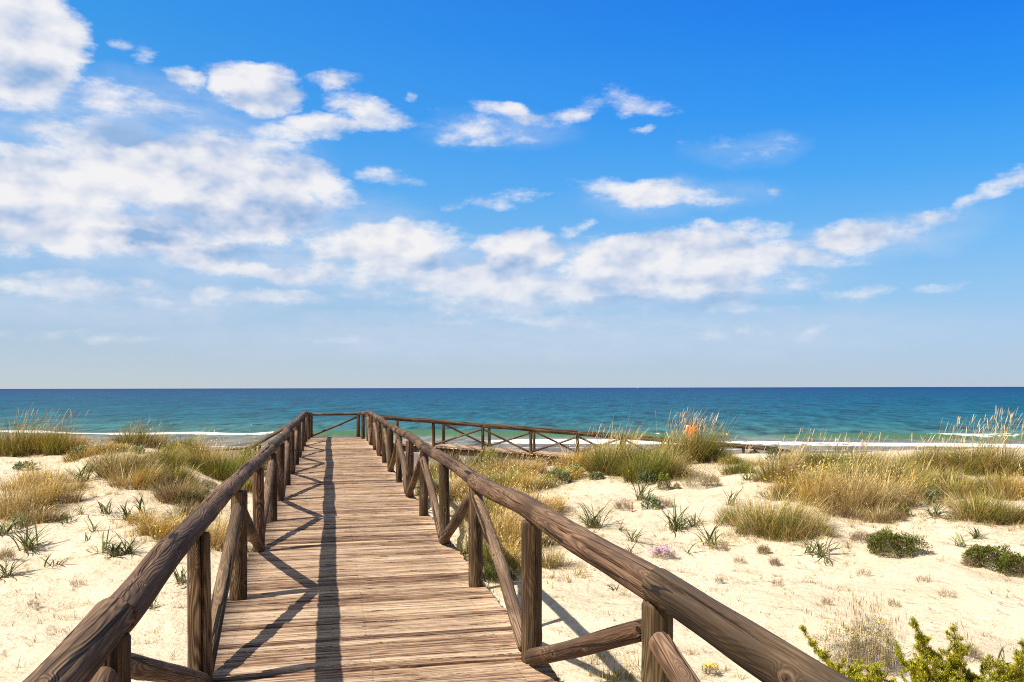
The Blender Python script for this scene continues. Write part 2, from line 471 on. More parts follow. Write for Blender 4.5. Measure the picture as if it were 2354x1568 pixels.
_seed = [100]
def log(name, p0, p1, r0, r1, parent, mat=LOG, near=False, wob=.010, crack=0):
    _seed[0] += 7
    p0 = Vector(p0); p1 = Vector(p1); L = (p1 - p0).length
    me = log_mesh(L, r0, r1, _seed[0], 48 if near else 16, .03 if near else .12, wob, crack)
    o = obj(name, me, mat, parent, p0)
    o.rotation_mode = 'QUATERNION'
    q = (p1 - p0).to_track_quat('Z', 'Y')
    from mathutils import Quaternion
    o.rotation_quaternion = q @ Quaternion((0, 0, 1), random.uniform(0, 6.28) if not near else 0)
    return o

# ------------------------------------------------------------------ boardwalk
bw = empty('boardwalk', (0, 5, 0))
tag(bw, 'weathered log railed plank boardwalk leading over the dunes to the sea', 'boardwalk')
def P(x, y, z): return (x, y - 5, z)        # children live in the boardwalk's own space
LX, RX = -.722, 1.235
RAIL_Z = .905

def planks(name, y0, y1, x0, x1, axis_='y', zf=None, pitch=.108, parent=bw):
    Vs = []; Fs = []; R = []; AC = []; b = 0
    y = y0; k = 0
    while y < y1:
        w = pitch * random.uniform(.90, 1.0)
        g_ = random.uniform(.011, .020)
        a0 = y + g_ / 2; a1_ = y + w - g_ / 2
        e0 = x0 + random.uniform(-.012, .012); e1 = x1 + random.uniform(-.012, .012)
        sk = random.uniform(-.004, .004); dz = random.uniform(-.005, .005); tl = random.uniform(-.002, .002)
        th = .038
        nxs = 9
        xs = np.linspace(e0, e1, nxs)
        prof = [(a0, -th), (a0, -.004), (a0 + .004, 0), (a1_ - .004, 0), (a1_, -.004), (a1_, -th)]
        rows = []
        ph = random.uniform(0, 9)
        for i, xx in enumerate(xs):
            wv = .0018 * math.sin(xx * 2.3 + ph)
            for (yy, zz) in prof:
                u = (yy - y)
                base_z = dz + zz + wv + tl * (i / nxs - .5) + (tl * 2 if u > w / 2 else 0)
                yy2 = yy + sk * (i / (nxs - 1)) + .0012 * math.sin(xx * 7 + ph)
                if axis_ == 'y': rows.append((xx, yy2 - 5, base_z + (zf(xx, yy2) if zf else 0)))
                else: rows.append((yy2, xx - 5, base_z + (zf(yy2, xx) if zf else 0)))
        Vs += rows
        m_ = len(prof)
        for i in range(nxs - 1):
            for j in range(m_):
                j2 = (j + 1) % m_
                f = (b + i * m_ + j, b + i * m_ + j2, b + (i + 1) * m_ + j2, b + (i + 1) * m_ + j)
                Fs.append(f if axis_ != 'y' else f[::-1])
        for i in (0, nxs - 1):
            o_ = b + i * m_
            f1 = (o_, o_ + 1, o_ + 4, o_ + 5); f2 = (o_ + 1, o_ + 2, o_ + 3, o_ + 4)
            if (i == 0) != (axis_ != 'y'): Fs += [f1[::-1], f2[::-1]]
            else: Fs += [f1, f2]
        b += len(rows); R += [random.random()] * len(rows); AC += [0, 0, .04, .96, 1, 1] * nxs
        y += w; k += 1
    return obj(name, mesh_np(name, Vs, np.array(Fs), extra={'rnd': R, 'across': AC}), PLANK, parent)

planks('deck', -3.2, 29.45, -.80, 1.315)

# posts, braces and handrails of the main run
for side, x in (('l', LX), ('r', RX)):
    for k in range(-3, 28, 2):
        near = 0 < k < 9
        r = random.uniform(.058, .067)
        rt = random.uniform(.95, 1.0)
        ox = random.uniform(-.012, .012)
        log('post', P(x + ox, k, .004), P(x + ox + random.uniform(-.012, .012), k + random.uniform(-.01, .01), RAIL_Z - .045), r, r * rt, bw, LOG, near, .004, 1 if near else 0)
    # w-shaped braces: feet at 1,5,9..., heads at 3,7,11...
    for k in range(-3, 26, 2):
        foot_first = (k % 4 == 1)
        near = 0 < k < 8
        z0, z1 = (.055, RAIL_Z - .16) if foot_first else (RAIL_Z - .16, .055)
        s = .085
        inn = .012 if side == 'l' else -.012
        log('brace', P(x + inn, k + s, z0), P(x + inn, k + 2 - s, z1), random.uniform(.044, .053), random.uniform(.044, .053), bw, LOGB, near, .016, 1 if near else 0)
    # handrail logs, butted over every second post
    joints = [-5, -1, 3, 7, 11, 15, 19, 23, 27.05]
    jx = [x + random.uniform(-.015, .015) for _ in joints]
    jz = [RAIL_Z + .022 + random.uniform(-.012, .012) for _ in joints]
    if side == 'r': jx[1] -= .07; jz[1] -= .035
    for i in range(len(joints) - 1):
        near = -2 < joints[i] < 9
        r = random.uniform(.063, .070)
        rz0 = jz[i] + random.uniform(-.004, .004)
        log('handrail', P(jx[i], joints[i] + .014, rz0), P(jx[i + 1], joints[i + 1] - .014, jz[i + 1]), r, r * random.uniform(.93, 1.04), bw, LOG, near, .016, 2 if near else 0)

# narrower end of the platform and its closing rail
EX0, EX1, EY = -.60, 1.0, 29.32
for (xa, xb) in ((LX, EX0), (RX, EX1)):
    log('handrail', P(xa, 27.06, RAIL_Z), P(xb, EY, .80), .062, .058, bw, LOG)
    log('post', P(xb, EY, .004), P(xb, EY, .76), .062, .060, bw, LOG)
    log('post', P((xa + xb) / 2, 28.2, .004), P((xa + xb) / 2, 28.2, .79), .058, .056, bw, LOG)
log('handrail', P(EX0 - .02, EY + .01, .80), P(EX1 + .02, EY + .01, .80), .048, .048, bw, LOGB)
log('brace', P(EX0 + .06, EY, .07), P(EX1 - .06, EY, .69), .038, .036, bw, LOGB)

# ramp running down to the right behind the dune
def rz(x): return .87 - .091 * x          # rail height along the ramp
def dz_(x): return rz(x) - .80
NY, FY = 27.4, 29.35
planks('ramp_deck', 1.34, 21.5, NY - .08, FY + .08, 'x', lambda x, y: dz_(x), .15)
for yy, off in ((NY, 0), (FY, .6)):
    xs = [1.75 + off, 3.4 + off, 5.06 + off, 6.72 + off, 8.4 + off, 10.1 + off, 11.75 + off, 13.4 + off, 15.1 + off, 16.3 + off]
    for i, x in enumerate(xs):
        log('post', P(x, yy, dz_(x) - .10), P(x, yy, rz(x) - .03), .056, .053, bw, LOG)
    for i in range(len(xs) - 1):
        a, b_ = xs[i], xs[i + 1]
        up = (i % 2 == (1 if off else 0))
        za = dz_(a) + .06 if not up else rz(a) - .12
        zb = rz(b_) - .12 if not up else dz_(b_) + .06
        if i == 0: continue
        log('brace', P(a + .07, yy, za), P(b_ - .07, yy, zb), .036, .034, bw, LOGB)
    js = [1.25, 5.06 + off, 8.4 + off, 11.75 + off, 16.55 + off]
    for i in range(len(js) - 1):
        log('handrail', P(js[i] + .01, yy, rz(js[i]) + random.uniform(-.015, .015)), P(js[i + 1] - .01, yy, rz(js[i + 1]) + random.uniform(-.015, .015)), .062, .056, bw, LOG)

# stair down to the beach on the left
for yy in (NY, FY - .05):
    log('handrail', P(-.72, yy, .82), P(-2.72, yy, -.36), .050, .048, bw, LOGB)
    log('post', P(-2.62, yy, float(ground(-2.62, yy)) - .3), P(-2.62, yy, -.34), .056, .053, bw, LOG)
    log('post', P(-2.30, yy, float(ground(-2.3, yy)) - .3), P(-2.30, yy, -.16), .056, .053, bw, LOG)
log('handrail', P(-2.7, FY - .05, -.34), P(-4.6, FY + .2, -.42), .045, .045, bw, LOGB)

def boxes(name, bs, mat, parent):
    Vs = []; Fs = []
    for (x0, x1, y0, y1, z0, z1, sl) in bs:
        b = len(Vs)
        for (x, y, z) in ((x0, y0, z0), (x1, y0, z0 + sl), (x1, y1, z0 + sl), (x0, y1, z0), (x0, y0, z1), (x1, y0, z1 + sl), (x1, y1, z1 + sl), (x0, y1, z1)):
            Vs.append((x, y - 5, z))
        for f in ((3, 2, 1, 0), (4, 5, 6, 7), (0, 1, 5, 4), (1, 2, 6, 5), (2, 3, 7, 6), (3, 0, 4, 7)): Fs.append([b + i for i in f])
    return obj(name, mesh_np(name, Vs, np.array(Fs)), mat, parent)
BEAM = mat_plain('dark_beam_wood', (.11, .075, .05), .85, .3, 5.0)
for i in range(8):
    zt = -.06 - i * .155
    boxes('step', [(-.82 - .27 * (i + 1), -.82 - .27 * i + .02, NY + .1, FY - .15, zt - .04, zt, 0)], PLANK, bw)
for y in (NY + .06, FY - .11): boxes('stringer', [(-3.0, -.82, y - .03, y + .03, -1.55, -1.33, 1.26)], BEAM, bw)
for x in (-.62, .26, 1.12): boxes('joist', [(x - .04, x + .04, -3.1, 29.4, -.20, -.0425, 0)], BEAM, bw)
for y in (NY + .05, FY - .05):
    boxes('joist', [(1.40, 21.4, y - .04, y + .04, dz_(1.40) - .24, dz_(1.40) - .046, -.091 * 20)], BEAM, bw)
for k in range(-3, 30, 4):
    for x in (LX + .06, RX - .09):
        gz = float(ground(x, k))
        log('pile', P(x, k, gz - .4), P(x, k, -.205), .065, .065, bw, LOG)
for x in (4.0, 7.4, 10.8, 14.2, 17.6):
    top = dz_(x) - .25
    for yy in (NY + .05, FY - .05):
        gz = float(ground(x, yy))
        log('pile', P(x, yy, gz - .4), P(x, yy, top), .075, .075, bw, LOG)
        x2 = x + 1.0; g2 = float(ground(x2, yy))
        log('pile', P(x2, yy - .09, g2 - .3), P(x + .12, yy - .09, top), .07, .07, bw, LOG)

# ------------------------------------------------------------------ plants
def blades(base, az, L, th0, th1, w, segs=3, prof='taper', wind=0, seed=0):
    """ribbons: base (n,3), azimuth of lean, length, tilt from vertical at root and at tip, width"""
    n = len(base)
    t = np.linspace(0, 1, segs + 1)
    d = np.stack([np.cos(az), np.sin(az)], 1)
    th = th0[:, None] + (th1 - th0)[:, None] * (t[None, :-1] + .5 / segs)
    st = (L / segs)[:, None]
    hx = np.concatenate([np.zeros((n, 1)), np.cumsum(np.sin(th) * st, 1)], 1)
    hz = np.concatenate([np.zeros((n, 1)), np.cumsum(np.cos(th) * st, 1)], 1)
    c = base[:, None, :] + np.stack([hx * d[:, :1], hx * d[:, 1:], hz], -1)
    ph = rng.uniform(0, math.pi, n)
    wd = np.stack([-d[:, 1] * np.cos(ph) + d[:, 0] * np.sin(ph) * .6, d[:, 0] * np.cos(ph) + d[:, 1] * np.sin(ph) * .6, .15 * np.sin(ph)], 1)
    if prof == 'taper': pw = (1 - t) ** .7 * .95 + .05
    elif prof == 'strap': pw = np.minimum(1, (1 - t) * 2.6 + .04)
    elif prof == 'leaf': pw = np.sin(np.clip(t * .9 + .1, 0, 1) * math.pi) ** .8 + .05
    else: pw = np.sin(t * math.pi) ** .6 + .12
    off = wd[:, None, :] * (w[:, None] * pw[None, :] * .5)[:, :, None]
    V = np.stack([c - off, c + off], 2)          # n, segs+1, 2, 3
    i = np.arange(n * (segs + 1) * 2).reshape(n, segs + 1, 2)
    Fq = np.stack([i[:, :-1, 0], i[:, :-1, 1], i[:, 1:, 1], i[:, 1:, 0]], -1).reshape(-1, 4)
    return V.reshape(-1, 3), Fq, c[:, -1, :], t

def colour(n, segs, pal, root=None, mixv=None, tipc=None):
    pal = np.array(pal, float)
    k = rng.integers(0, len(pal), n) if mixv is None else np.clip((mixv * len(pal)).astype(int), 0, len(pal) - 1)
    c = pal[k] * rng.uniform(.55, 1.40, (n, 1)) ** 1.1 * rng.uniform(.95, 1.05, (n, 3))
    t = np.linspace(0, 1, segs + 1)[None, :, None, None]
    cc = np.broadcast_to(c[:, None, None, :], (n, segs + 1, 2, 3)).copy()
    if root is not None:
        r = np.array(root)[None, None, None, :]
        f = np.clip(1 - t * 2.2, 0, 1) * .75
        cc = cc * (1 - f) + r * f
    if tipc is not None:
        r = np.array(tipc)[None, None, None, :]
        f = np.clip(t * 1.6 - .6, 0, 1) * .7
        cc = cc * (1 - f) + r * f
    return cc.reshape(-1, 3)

class Bag:
    def __init__(s): s.V = []; s.F = []; s.C = []; s.b = 0
    def add(s, V, Fq, C):
        s.V.append(V); s.F.append(Fq + s.b); s.C.append(C); s.b += len(V)
    def mesh(s, name): return mesh_np(name, np.vstack(s.V), np.vstack(s.F), np.vstack(s.C))

WIND = math.atan2(-ST, CT) * 1.0            # towards the right of the picture
GOLD = [(.62, .40, .09), (.54, .34, .07), (.44, .31, .06), (.74, .53, .19), (.36, .24, .05)]
OLIVE = [(.22, .21, .04), (.34, .28, .06), (.48, .37, .11), (.15, .17, .035), (.58, .45, .17), (.28, .25, .05)]
GREEN = [(.16, .20, .03), (.23, .25, .04), (.10, .14, .025), (.36, .32, .07), (.17, .19, .035)]
STRAW = [(.66, .52, .27), (.58, .44, .20), (.50, .38, .17), (.44, .36, .15)]
BROWN = [(.30, .19, .10), (.38, .26, .13), (.24, .17, .08), (.44, .33, .17)]
DKGRN = [(.075, .11, .03), (.10, .14, .035), (.14, .17, .05), (.06, .09, .025)]
PALS = {'gold': GOLD + STRAW[:2], 'olive': OLIVE + STRAW[1:3], 'green': GREEN + OLIVE[:2], 'straw': STRAW + GOLD[:1], 'brown': BROWN + OLIVE[2:4] + STRAW[:1], 'mix': OLIVE + GREEN[:3] + GOLD[:3] + STRAW[:1], 'goldg': GOLD + OLIVE[:2] + GREEN[:2], 'dark': DKGRN + OLIVE[:2]}
ROOT = (.12, .065, .025)  # brown root pigment, darkened further to paint shade at the clump's foot

def disk(n, rx, ry, ang=0.0):
    r = np.sqrt(rng.random(n)); a = rng.uniform(0, 2 * math.pi, n)
    lob = 1 + .16 * np.sin(a * 3 + rng.uniform(0, 6)) + .10 * np.sin(a * 5 + rng.uniform(0, 6))
    u = r * np.cos(a) * rx * lob; v = r * np.sin(a) * ry * lob
    return u * CT + v * ST, -u * ST + v * CT, r, np.arctan2(-u / rx * ST + v / ry * CT, u / rx * CT + v / ry * ST)

def place(px, py, w):
    x, y, z, s = at(px, py)
    rx = .5 * w * s / F
    ry = min(rx * .75, .9)
    x += ST * ry * .8; y += CT * ry * .8
    return x, y, float(ground(x, y)), s, rx, ry

CLUMPS = []
def grass(px, py, w, h, pal, label, style='tuft', stalks=0, sh=0, flowers=0, dens=1.0, name='dune_grass', cat='grass clump', fcol=(.75, .50, .02)):
    x, y, z, s, rx, ry = place(px, py, w)
    H = max(.14, h * s / F * 1.04); rx *= 1.08; CLUMPS.append((x, y, rx, ry, pal))
    area = math.pi * rx * ry
    n = int(min(7000, (area * 2500 + 700) * dens))
    bx, by, r, az = disk(n, rx * 1.10, ry * 1.12)
    keep = (1.08 - r) * 1.5 + 1.1 * fbm((x + bx) / .34, (y + by) / .34, 19, 3) > rng.uniform(0, .35, n)
    bx, by, r, az = bx[keep], by[keep], r[keep], az[keep]; n = len(bx)
    hz = ground(x + bx, y + by) - z
    base = np.stack([bx, by, hz - .01], 1)
    nn = fbm((x + bx) / .38, (y + by) / .38, 7, 3) * 1.3
    segs = 3
    bg = Bag()
    if style == 'tuft':
        L = H * (1.15 - .55 * r ** 2) * rng.uniform(.55, 1.25, n) * (1 + .35 * nn)
        th0 = r * .35 + rng.uniform(0, .25, n); th1 = th0 + rng.uniform(.2, 1.1, n)
        wd = rng.uniform(.005, .013, n)
    elif style == 'fluff':
        L = H * (1.1 - .5 * r ** 2) * rng.uniform(.5, 1.15, n) * (1 + .45 * nn)
        th0 = r * .25 + rng.uniform(0, .35, n); th1 = th0 + rng.uniform(.1, .8, n)
        wd = rng.uniform(.005, .011, n)
    else:
        L = H * (1.0 - .5 * r ** 2) * rng.uniform(.4, 1.2, n)
        th0 = rng.uniform(0, .7, n); th1 = th0 + rng.uniform(-.2, 1.0, n)
        wd = rng.uniform(.005, .010, n)
    wd = wd * (s / 18) ** .5
    bk = rng.random(n)
    th1 = np.where(bk < .14, th1 + rng.uniform(.6, 1.4, n), th1); L = np.where(bk > .93, L * 1.35, L)
    wd = np.where(bk > .8, wd * 1.7, wd * .85)
    a = np.arctan2(np.sin(az) * (r + .2) + .45 * math.sin(WIND), np.cos(az) * (r + .2) + .45 * math.cos(WIND)) + rng.normal(0, .55, n)
    V, Fq, tip, t = blades(base, a, L, th0, th1, wd, segs)
    mv = np.clip(.5 + nn * .8 + rng.normal(0, .28, n), 0, .999)
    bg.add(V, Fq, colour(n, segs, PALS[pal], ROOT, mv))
    m = int(n * .16)                       # a ragged dry fringe round the foot of the clump
    fa = rng.uniform(0, 6.3, m); fr = rng.uniform(.85, 1.45, m)
    u = fr * np.cos(fa) * rx; v = fr * np.sin(fa) * ry
    fx_ = u * CT + v * ST; fy_ = -u * ST + v * CT
    V, Fq, _, _ = blades(np.stack([fx_, fy_, ground(x + fx_, y + fy_) - z - .005], 1), fa + rng.normal(0, 1, m), np.where(rng.random(m) < .25, H * .55, rng.uniform(.05, .20, m)) * (1.5 - fr * .6), rng.uniform(.2, 1.1, m), rng.uniform(.6, 1.6, m), rng.uniform(.004, .008, m), segs)
    bg.add(V, Fq, colour(m, segs, BROWN + [(.42, .30, .12), (.36, .20, .10), (.30, .27, .10)]))
    if style == 'fluff':
        sel = rng.random(n) < .38
        m = sel.sum()
        V, Fq, _, _ = blades(tip[sel] - [0, 0, .02], a[sel], rng.uniform(.04, .085, m), th1[sel], th1[sel] + .5, rng.uniform(.010, .018, m) * (s / 18) ** .5, 2, 'head')
        bg.add(V, Fq, colour(m, 2, STRAW[:3] + [(.70, .55, .26)]))
    if flowers:
        m = flowers
        k = rng.choice(n, m)
        b = tip[k] + [0, 0, .01]
        V, Fq, _, _ = blades(b, rng.uniform(0, 6, m), rng.uniform(.028, .045, m), rng.uniform(.5, 1.4, m), rng.uniform(.5, 1.4, m), rng.uniform(.028, .045, m), 2, 'head')
        bg.add(V, Fq, colour(m, 2, [fcol]))
    o = obj(name, bg.mesh(name), PLANT, loc=(x, y, z))
    tag(o, label, cat, 'grass clumps growing on the dunes')
    if stalks:
        n = int(stalks * 1.4)
        bx, by, r, az = disk(n, rx * .75, ry * .8)
        hz = ground(x + bx, y + by) - z
        L = sh * s / F * rng.uniform(.55, .95, n)
        a = np.full(n, WIND) + rng.normal(0, .7, n)
        th0 = rng.uniform(0, .16, n); th1 = th0 + rng.uniform(.1, .55, n)
        bs = Bag()
        base = np.stack([bx, by, hz], 1)
        V, Fq, tip, _ = blades(base, a, L, th0, th1, np.full(n, .010), 4)
        bs.add(V, Fq, colour(n, 4, STRAW))
        hl = rng.uniform(.20, .34, n)
        back = np.stack([np.cos(a) * np.sin(th1), np.sin(a) * np.sin(th1), np.cos(th1)], 1) * (hl * .55)[:, None]
        for rep in range(2):
            V, Fq, _, _ = blades(tip - back, a, hl, th1 * .95, th1 + .18, rng.uniform(.010, .018, n), 4, 'head')
            bs.add(V, Fq, colour(n, 4, [(.60, .45, .25), (.52, .38, .19), (.66, .51, .31)]))
        c = obj('seed_heads', bs.mesh('seed_heads'), PLANT, o)
        c['label'] = 'tall pale seed heads swaying above the grass'
    return o

def strap(px, py, w, h, label, n=16, dead=.2, name='strap_leaf_plant'):
    n = int(n * 1.3) + 1
    x, y, z, s = at(px, py)
    W = .5 * w * s / F; H = h * s / F
    base = np.stack([rng.normal(0, .025 + W * .10, n), rng.normal(0, .025 + W * .10, n), np.full(n, -.02)], 1)
    az = rng.uniform(0, 2 * math.pi, n)
    base[:, 2] = ground(x + base[:, 0], y + base[:, 1]) - z - .015
    th0 = rng.uniform(.10, .75, n); th1 = th0 + rng.uniform(.5, 1.6, n)
    n_ = n
    L = (W * .95 + H * .95) * rng.uniform(.6, 1.2, n)
    wd = rng.uniform(.015, .025, n) * (1.1 if s < 11 else 1.25)
    bg = Bag()
    V, Fq, tip, _ = blades(base, az, L, th0, th1, wd, 6, 'strap')
    bg.add(V, Fq, colour(n, 6, [(.065, .095, .025), (.11, .145, .04), (.045, .07, .018), (.20, .23, .085)], (.30, .26, .12)))
    m = int(n * dead) + 2
    V, Fq, tip, _ = blades(base[:1] + rng.normal(0, .02, (m, 3)) * [1, 1, 0], rng.uniform(0, 6.3, m), L.mean() * rng.uniform(.4, .8, m), rng.uniform(.9, 1.3, m), rng.uniform(1.3, 1.75, m), rng.uniform(.008, .014, m), 5, 'strap')
    bg.add(V, Fq, colour(m, 5, [(.50, .33, .10), (.42, .26, .10), (.55, .42, .2)]))
    o = obj(name, bg.mesh(name), LEAF, loc=(x, y, z))
    tag(o, label, 'beach plant', 'strap leaved plants growing in the sand')
    return o

def bush(px, py, w, h, pal, label, name='low_shrub', cat='shrub', leaf=.022, dens=1.0, flat=.75, twig=.25, flowers=0, fcol=(.8, .55, .02), group='low shrubs on the sand', spikes=0):
    x, y, z, s, rx, ry = place(px, py, w)
    H = max(.10, h * s / F * .95)
    n = int(min(16000, (rx * ry * 16000 + 1200) * dens))
    u = rng.normal(0, 1, (n, 3)); u /= np.linalg.norm(u, axis=1)[:, None]; u[:, 2] = np.abs(u[:, 2])
    azi = np.arctan2(u[:, 1], u[:, 0])
    lob = 1 + .14 * np.sin(azi * 3 + rng.uniform(0, 6)) + .12 * np.sin(azi * 7 + rng.uniform(0, 6))
    lump = 1 + .38 * fbm(u[:, 0] * 2.6 + 9 * rx + x, u[:, 1] * 2.6 + u[:, 2] * 2 + y, 15, 3)
    rr = rng.uniform(.55, 1.0, n) ** .5 * lob * lump
    p = u * rr[:, None]
    lx = p[:, 0] * rx; ly = p[:, 1] * ry
    X = lx * CT + ly * ST; Y = -lx * ST + ly * CT
    Z = p[:, 2] ** flat * H
    hz = ground(x + X, y + Y) - z
    base = np.stack([X, Y, Z + hz], 1)
    bg = Bag()
    k = rng.random(n) < twig
    a = np.arctan2(Y, X) + rng.normal(0, .9, n)
    sz = (s / 14) ** .6
    m = (~k).sum()
    V, Fq, _, _ = blades(base[~k], a[~k], rng.uniform(.6, 1.4, m) * leaf * sz, rng.uniform(0, 1.3, m), rng.uniform(.2, 1.9, m), rng.uniform(.35, .6, m) * leaf * sz, 2, 'leaf')
    mv = np.clip(.5 + fbm(X / .18, Y / .18 + Z / .2, 33, 2) * .9 + rng.normal(0, .2, n), 0, .999)
    bg.add(V, Fq, colour(m, 2, PALS[pal] if isinstance(pal, str) else pal, None, mv[~k]))
    m = k.sum()
    V, Fq, _, _ = blades(base[k] * [.7, .7, .55], a[k], rng.uniform(.05, .13, m) * sz, rng.uniform(0, 1.0, m), rng.uniform(.3, 1.4, m), rng.uniform(.003, .006, m), 2)
    bg.add(V, Fq, colour(m, 2, [(.30, .22, .15), (.40, .31, .22), (.24, .18, .11), (.46, .38, .25)]))
    if flowers:
        top = base[base[:, 2] > np.percentile(base[:, 2], 45)]
        b = top[rng.choice(len(top), flowers)] + [0, 0, .015]
        m = flowers
        V, Fq, _, _ = blades(b, rng.uniform(0, 6, m), rng.uniform(.016, .028, m), rng.uniform(.5, 1.5, m), rng.uniform(.5, 1.5, m), rng.uniform(.016, .028, m), 2, 'head')
        bg.add(V, Fq, colour(m, 2, [fcol]))
    if spikes:
        m = spikes
        b = base[rng.choice(n, m)] * [1, 1, .5]
        Ls = H * rng.uniform(.7, 1.25, m)
        V, Fq, tp, _ = blades(b, rng.uniform(0, 6, m), Ls, rng.uniform(0, .2, m), rng.uniform(.1, .5, m), np.full(m, .004), 3)
        bg.add(V, Fq, colour(m, 3, STRAW))
        V, Fq, tp, _ = blades(tp - [0, 0, .05], rng.uniform(0, 6, m), rng.uniform(.05, .09, m), rng.uniform(0, .2, m), rng.uniform(.1, .5, m), rng.uniform(.007, .012, m), 3, 'head')
        bg.add(V, Fq, colour(m, 3, [(.60, .42, .26), (.50, .36, .20), (.66, .50, .30)]))
    o = obj(name, bg.mesh(name), PLANT, loc=(x, y, z))
    tag(o, label, cat, group)
    return o

HOLLY = [(.20, .25, .12), (.12, .16, .06), (.08, .11, .04), (.34, .37, .21), (.15, .19, .08)]
def holly(px, py, w, h, label):
    return bush(px, py, w, h, HOLLY, label, 'sea_holly', 'sea holly', .055, .28, .9, .05, group='sea holly plants')

G = grass
# ---- left of the boardwalk
G(28, 1047, 120, 66, 'mix', 'big olive grass clump on the dune crest, cut by the left edge', stalks=26, sh=112)
G(112, 1044, 115, 58, 'goldg', 'golden tall stalked grass beside the wet sand, right part of the far left stand', stalks=20, sh=108)
G(300, 1028, 100, 52, 'olive', 'grass clump with pale plumes on its own sand knoll left of the boardwalk', stalks=24, sh=78, flowers=40)
G(262, 1034, 60, 18, 'mix', 'low fringe of grass and yellow flowers at the left foot of the plumed knoll', 'fluff', flowers=60)
G(428, 1046, 92, 46, 'mix', 'grass clump with a few thin stalks right of the plumed knoll', stalks=9, sh=92, flowers=25)
G(268, 1100, 105, 58, 'brown', 'brownish wispy grass clump above the dark strap leaf plant on the left dune', flowers=20)
G(318, 1082, 90, 50, 'olive', 'olive grass between the brown clump and the bright green one on the left dune', flowers=15)
G(368, 1084, 66, 52, 'green', 'bright green grass clump in the middle of the left dune', flowers=12)
G(290, 1124, 85, 44, 'straw', 'thin straw coloured grass spilling down the sand below the left dune clumps', dens=.6)
G(336, 1116, 75, 46, 'olive', 'small olive clump just below the bright green grass on the left dune')
G(480, 1084, 95, 58, 'gold', 'golden grass clump behind the green hearted one beside the left handrail', 'fluff')
G(545, 1088, 88, 64, 'goldg', 'golden grass touching the left handrail near the stair down to the beach', 'fluff', stalks=8, sh=62)
G(515, 1106, 105, 62, 'green', 'dense green hearted grass mound beside the left handrail')
G(450, 1078, 60, 30, 'olive', 'low olive grass saddle between the two left dune mounds')
G(22, 1190, 110, 84, 'straw', 'pale straw grass clump at the left edge halfway down the photo', 'fluff')
G(92, 1162, 110, 68, 'gold', 'golden fluffy grass with yellow flowers in the left middle ground', 'fluff', flowers=45)
G(45, 1128, 110, 48, 'gold', 'golden grass behind the pale straw clump at the left edge', 'fluff')
G(70, 1206, 95, 46, 'brown', 'russet dry grass at the foot of the pale straw clump on the left', 'fluff')
G(122, 1112, 62, 42, 'olive', 'upright olive stems right of the golden fluffy grass on the left', 'mess', dens=.5)
G(398, 1156, 92, 66, 'brown', 'brown leaning grass clump above the left handrail with green leaves at its right foot')
G(438, 1150, 50, 42, 'olive', 'small olive tuft leaning against the brown clump near the left handrail')
G(352, 1236, 96, 58, 'goldg', 'low golden grass patch with yellow flowers in front of the left handrail', 'fluff', flowers=40)
G(400, 1222, 66, 50, 'gold', 'low golden grass partly hidden by the left handrail', 'fluff')
G(498, 1262, 84, 72, 'gold', 'golden grass seen between the posts under the left handrail', 'fluff')
G(560, 1242, 60, 46, 'olive', 'small green and gold grass tuft close to the left edge of the deck', 'fluff')
bush(6, 1290, 46, 30, 'brown', 'dark twiggy shrub cut by the left edge of the photo', dens=.6, twig=.6)
bush(478, 1120, 40, 18, 'olive', 'little olive shrub on bare sand left of the green hearted mound', dens=.6)
holly(172, 1056, 42, 24, 'sea holly on the bare crest right of the golden far left stand')
holly(50, 1080, 48, 14, 'flat sea holly behind the golden grass near the left edge')
holly(424, 1036, 36, 20, 'sea holly in front of the grass clump right of the plumed knoll')
holly(316, 1042, 24, 12, 'tiny sea holly on the sand of the plumed knoll')
S = strap
S(188, 1106, 56, 42, 'large dark strap leaf plant at the foot of the brown left dune clump', 30)
S(235, 1096, 40, 34, 'strap leaf plant tucked into the olive grass right of the large dark one', 18)
S(190, 1124, 26, 16, 'small strap leaf plant just below the large dark one', 7)
S(352, 1088, 34, 24, 'strap leaf plant under the bright green grass of the left dune', 14)
S(425, 1160, 50, 36, 'dark strap leaf plant at the right foot of the brown clump near the left handrail', 24)
S(43, 1215, 42, 30, 'strap leaf plant below the russet grass near the left edge, second from the edge', 13)
S(8, 1228, 50, 52, 'strap leaf plant cut by the left edge under the russet grass', 24)
S(66, 1264, 72, 46, 'wide strap leaf plant with yellow dead leaves on the left sand', 34, .5)
S(146, 1201, 30, 30, 'lone upright strap leaf plant in the bare sand left of the leaf row', 8)
S(188, 1180, 36, 32, 'thin pale strap leaf plant at the left end of the row of plants', 7)
S(243, 1180, 58, 24, 'spreading strap leaf plant second in the row above bare sand', 15)
S(293, 1194, 48, 30, 'strap leaf plant with yellowed base third in the row', 14, .6)
S(325, 1178, 38, 40, 'tall narrow strap leaf plant behind the yellowed one in the row', 12)
S(405, 1194, 46, 42, 'upright strap leaf plant growing out of the low golden patch by the handrail', 13)
S(212, 1220, 34, 28, 'small strap leaf plant with brown tips below the row', 9, .5)
S(200, 1242, 22, 18, 'tiny thin strap leaf plant left of the spidery one', 5)
S(232, 1267, 62, 42, 'spidery strap leaf plant with few long arching leaves on the left sand', 11)
S(262, 1277, 48, 36, 'bushy strap leaf plant right of the spidery one', 26, .4)
S(292, 1272, 46, 42, 'bushy strap leaf plant right end of the left sand cluster', 26, .3)
S(125, 1299, 48, 22, 'small flat strap leaf plant alone on the left foreground sand', 8)
S(12, 1326, 66, 36, 'strap leaf plant cut by the left edge in the lower left', 20)
S(416, 1338, 40, 44, 'strap leaf plant seen between handrail and post in the lower left', 17, .4)
S(350, 1400, 22, 30, 'strap leaf plant just peeping above the left handrail', 8)
S(476, 1136, 26, 22, 'small pale strap leaf plant above the left handrail beside the mound', 7)
